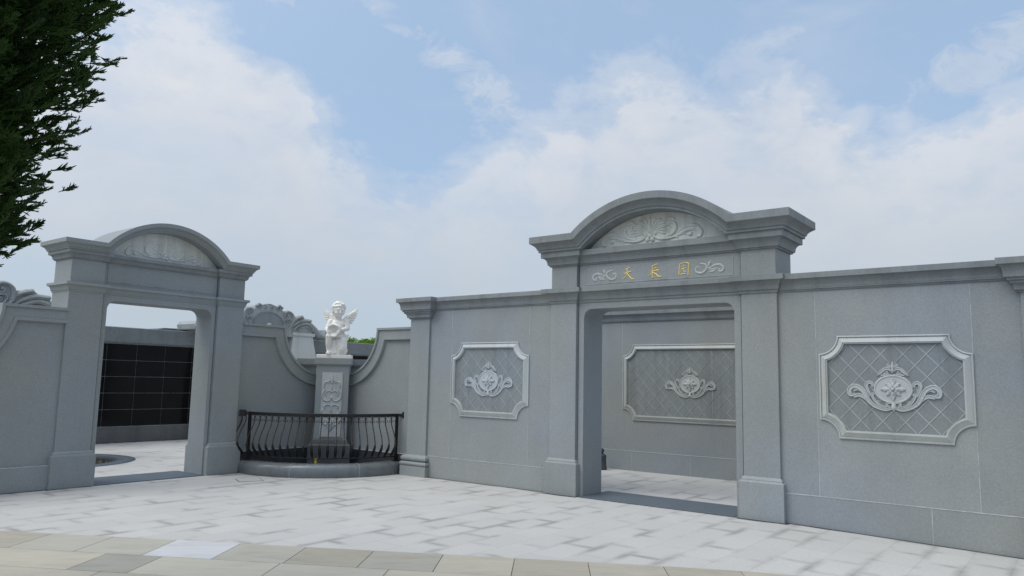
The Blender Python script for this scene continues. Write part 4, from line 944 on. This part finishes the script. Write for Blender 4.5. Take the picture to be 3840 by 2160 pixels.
# ---------------------------------------------------------------- sunken round bed
e = bpy.data.objects.new('round_bed', None); COL.objects.link(e); e.location = (BED[0], BED[1], 0); tag(e, 'sunken round stone-rimmed bed with wet soil, on the paving behind the left gateway', 'planting bed')
b = MB(); b.lathe((0, 0, 0), [(1.35, -.02), (1.35, .006), (1.04, .006), (1.04, -.06)], 64, cap=False); b.build('stone_rim', SILL, e)
b = MB(); b.lathe((0, 0, 0), [(1.045, -.03), (1.045, -.34)], 64, cap=False); b.build('bed_wall', SOIL, e)
b = MB(); pts = [(1.035 * math.cos(t), 1.035 * math.sin(t), -.30) for t in np.linspace(0, 2 * math.pi, 64, endpoint=False)]; b.add(pts, [tuple(range(64))]); b.build('soil', SOIL, e)
b = MB(); rr = random.Random(9)
for k in range(26):
    a, r_ = rr.uniform(0, 6.28), rr.uniform(.1, .98); s_ = rr.uniform(.02, .06); b.ball((r_ * math.cos(a), r_ * math.sin(a), -.29), (s_ * 1.5, s_, s_ * .5), 8)
tag(b.build('rubble', plain('rubble', (.35, .34, .31), .9, var=.4, scale=9), e), None, None, kind='stuff')

T = LF.thing('tiled_roof', 'low dark tiled roof showing just above the columbarium coping', 'roof', 3.6, 9.0, 0)
b = MB(); b.prism([(-.40, 2.815), (-.25, 2.85), (.9, 2.87), (.9, 2.7), (-.40, 2.7)], 0, .8); b.build('roof_tiles', ROOFM, T)
b = MB(); b.box(-.3, .85, .1, .7, 0, 2.71); b.build('roof_wall', GREY, T)
# ---------------------------------------------------------------- foliage
def leaf_mat(name, dark, light, trans=.25, rough=.5, sc_=1.6):
    m, t, b = new_mat(name); p = P(t)
    g = t.n('ShaderNodeObjectInfo'); at = t.n('ShaderNodeAttribute', attribute_name='tint')
    nz = t.noise(p, sc_, 3, .6)
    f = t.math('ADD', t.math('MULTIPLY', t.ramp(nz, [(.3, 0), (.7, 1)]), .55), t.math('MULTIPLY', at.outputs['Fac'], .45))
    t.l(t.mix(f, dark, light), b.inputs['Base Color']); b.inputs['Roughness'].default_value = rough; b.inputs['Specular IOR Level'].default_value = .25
    tr = t.n('ShaderNodeBsdfTranslucent'); t.l(t.mix(f, dark, light), tr.inputs[0]); mx = t.n('ShaderNodeMixShader'); mx.inputs[0].default_value = trans
    o = [n for n in t.nt.nodes if n.type == 'OUTPUT_MATERIAL'][0]; t.l(b.outputs[0], mx.inputs[1]); t.l(tr.outputs[0], mx.inputs[2]); t.l(mx.outputs[0], o.inputs[0]); return m
JUN = leaf_mat('juniper_foliage', (.016, .042, .014), (.062, .13, .022), .2, .6)
HEDGE = leaf_mat('hedge_foliage', (.07, .17, .015), (.24, .44, .04), .35)
nr = np.random.default_rng(4)
def build_np(name, V, F, tint, mat, parent):
    me = bpy.data.meshes.new(name); me.vertices.add(len(V)); me.vertices.foreach_set('co', V.astype(np.float32).ravel())
    k = F.shape[1]; me.loops.add(F.size); me.loops.foreach_set('vertex_index', F.astype(np.int32).ravel()); me.polygons.add(len(F))
    me.polygons.foreach_set('loop_start', np.arange(0, F.size, k, dtype=np.int32)); me.polygons.foreach_set('loop_total', np.full(len(F), k, dtype=np.int32)); me.update(calc_edges=True)
    a = me.attributes.new('tint', 'FLOAT', 'POINT'); a.data.foreach_set('value', tint.astype(np.float32)); me.materials.append(mat)
    o = bpy.data.objects.new(name, me); COL.objects.link(o); o.parent = parent; return o
def sprig(seed, fingers=20, L=.16):
    """flattened juniper spray: a stem with many finger-like shoots fanning forwards along +X"""
    r = np.random.default_rng(seed); V = []; F = []
    def finger(p, d, l, w):
        d = d / np.linalg.norm(d); a = np.cross(d, [0, 0, 1.0]); a /= np.linalg.norm(a) + 1e-9; c = np.cross(d, a); b0 = len(V)
        bend = np.array([0, 0, 1]) * l * .12
        for q, ww in ((p, w * .8), (p + d * l * .6 + bend * .4, w), (p + d * l + bend, w * .35)):
            for k in range(3):
                t = 2 * math.pi * k / 3; V.append(q + (a * math.cos(t) + c * math.sin(t)) * ww)
        for s_ in range(2):
            for k in range(3): F.append((b0 + s_ * 3 + k, b0 + s_ * 3 + (k + 1) % 3, b0 + s_ * 3 + 3 + (k + 1) % 3, b0 + s_ * 3 + 3 + k))
    ax = np.array([1.0, 0, .0]); finger(np.zeros(3), ax, L * .85, .0032)
    for i in range(fingers):
        t = r.uniform(.1, .98) ** .8; p = ax * L * .8 * t; an = r.uniform(-.75, .75) * (1.15 - .5 * t); d = np.array([math.cos(an), math.sin(an), r.normal(0, .22)])
        l = L * r.uniform(.22, .40) * (1.1 - .3 * t); finger(p, d, l, r.uniform(.0034, .0046))
        if r.random() < .7:
            p2 = p + d * l * .45; an2 = an + r.choice([-1, 1]) * r.uniform(.35, .6); finger(p2, np.array([math.cos(an2), math.sin(an2), r.normal(0, .2)]), l * .6, .0036)
    return np.array(V), np.array(F)
SPR = [sprig(s_) for s_ in range(6)]
def scatter(points, dirs, scales, tints):
    Vs, Fs, Ts = [], [], []; off = 0
    for i, (p, d, s_, tt) in enumerate(zip(points, dirs, scales, tints)):
        V, F = SPR[i % 6]; x = d / np.linalg.norm(d); u = np.array([nr.normal(0, .5), nr.normal(0, .5), 1.0]); y = np.cross(u, x); y /= np.linalg.norm(y); z = np.cross(x, y)
        W = (V * s_) @ np.array([x, y, z]) + p; Vs.append(W); Fs.append(F + off); off += len(V); Ts.append(np.full(len(V), tt))
    return np.vstack(Vs), np.vstack(Fs), np.concatenate(Ts)
# juniper standing left of the picture; its crown leans into the frame
TX, TY = -3.88, 4.31
e = bpy.data.objects.new('conifer_tree', None); COL.objects.link(e); e.location = (TX, TY, 0); tag(e, 'dark green conifer with feathery sprays, hanging into the top left corner', 'tree')
def crown_r(z):      # crown radius by height
    zs = [2.1, 2.27, 2.34, 2.43, 2.53, 2.65, 2.79, 2.97, 3.11, 3.26, 3.36, 3.55, 3.75, 4.14, 4.8, 5.4, 6.0, 6.5]; rs = [.5, .79, .87, .93, .98, 1.0, 1.02, 1.05, 1.10, 1.17, 1.22, 1.28, 1.32, 1.38, 1.42, 1.2, .7, .1]
    return np.interp(z, zs, rs)
pts, dirs, scl, tin = [], [], [], []
nb = 1350
for k in range(nb):
    z = 2.40 + 4.0 * nr.uniform(0, 1) ** 1.25; a = nr.uniform(0, 2 * math.pi); z = z + .05 * math.sin(a * 5); R0 = crown_r(z) * (.94 + .05 * math.sin(3 * a + z * 5.3) + .06 * math.sin(z * 14 + a) + float(np.clip(nr.normal(0, .04), -.07, .05)))
    base = np.array([math.cos(a) * R0 * .35, math.sin(a) * R0 * .35, max(z - .25 * R0, 2.05)]); tip = np.array([math.cos(a) * R0, math.sin(a) * R0, z + nr.uniform(-.06, .10)])
    tn = nr.uniform(0, 1); n_ = int(7 + 6 * R0)
    for i in range(n_):
        t = .2 + .8 * (i + 1) / n_; p = base + (tip - base) * t + nr.normal(0, .045, 3); d = (tip - base) / np.linalg.norm(tip - base) + nr.normal(0, .34, 3); d[2] += nr.uniform(-.1, .25); d = d if d[:2] @ tip[:2] > 0 else d * .5 + (tip - base)
        p = p - d / np.linalg.norm(d) * .12
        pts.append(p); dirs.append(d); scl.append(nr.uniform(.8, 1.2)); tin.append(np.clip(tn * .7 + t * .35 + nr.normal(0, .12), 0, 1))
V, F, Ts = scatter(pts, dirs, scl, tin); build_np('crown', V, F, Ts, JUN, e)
b = MB(); b.tube([(0, 0, -.1), (.02, 0, .8), (-.03, .02, 2), (.02, .0, 3.4), (0, .02, 4.8), (0, 0, 6.0)], [.15, .12, .10, .08, .05, .015], 10); b.build('trunk', BARK, e)
for k in range(16):
    z = 2.0 + k * .26; a = k * 2.4; R0 = crown_r(z + .3) * .7; b = MB(); b.tube([(0, 0, z - .15), (math.cos(a) * R0 * .5, math.sin(a) * R0 * .5, z + .02), (math.cos(a) * R0, math.sin(a) * R0, z + .22)], [.03, .02, .007], 6); b.build('limb', BARK, e)
# clipped hedge tops beyond the columbarium
T = LF.thing('hedge', 'bright green bushy hedge top beyond the columbarium, right of the cherub', 'hedge', 11.2, 9.3, 0)
N = 15000; cx_ = nr.uniform(-2.6, 3.2, 90); cz_ = 2.70 + nr.normal(0, .04, 90) + .06 * np.sin(cx_ * 4); cy_ = nr.uniform(-.2, .8, 90); cr = nr.uniform(.20, .31, 90)
ci = nr.integers(0, 90, N); nn = nr.normal(0, 1, (N, 3)); nn /= np.linalg.norm(nn, axis=1)[:, None]; nn[:, 2] = np.abs(nn[:, 2]) * 1.0
P0 = np.c_[cx_[ci], cy_[ci], cz_[ci]] + nn * (cr[ci] * nr.uniform(.75, 1.08, N))[:, None]
a1 = nr.normal(0, 1, (N, 3)); a1 /= np.linalg.norm(a1, axis=1)[:, None]; a2 = np.cross(a1, nr.normal(0, 1, (N, 3))); a2 /= np.linalg.norm(a2, axis=1)[:, None]
s1, s2 = .034, .02
V = np.stack([P0 - a1 * s1, P0 + a2 * s2, P0 + a1 * s1, P0 - a2 * s2], 1).reshape(-1, 3); F = np.arange(4 * N).reshape(-1, 4)
build_np('foliage', V, F, np.repeat(nr.uniform(0, 1, N), 4), HEDGE, T)
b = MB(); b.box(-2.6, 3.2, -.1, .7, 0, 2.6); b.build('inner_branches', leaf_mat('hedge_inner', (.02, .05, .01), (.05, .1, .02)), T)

sc.cycles.use_denoising = True
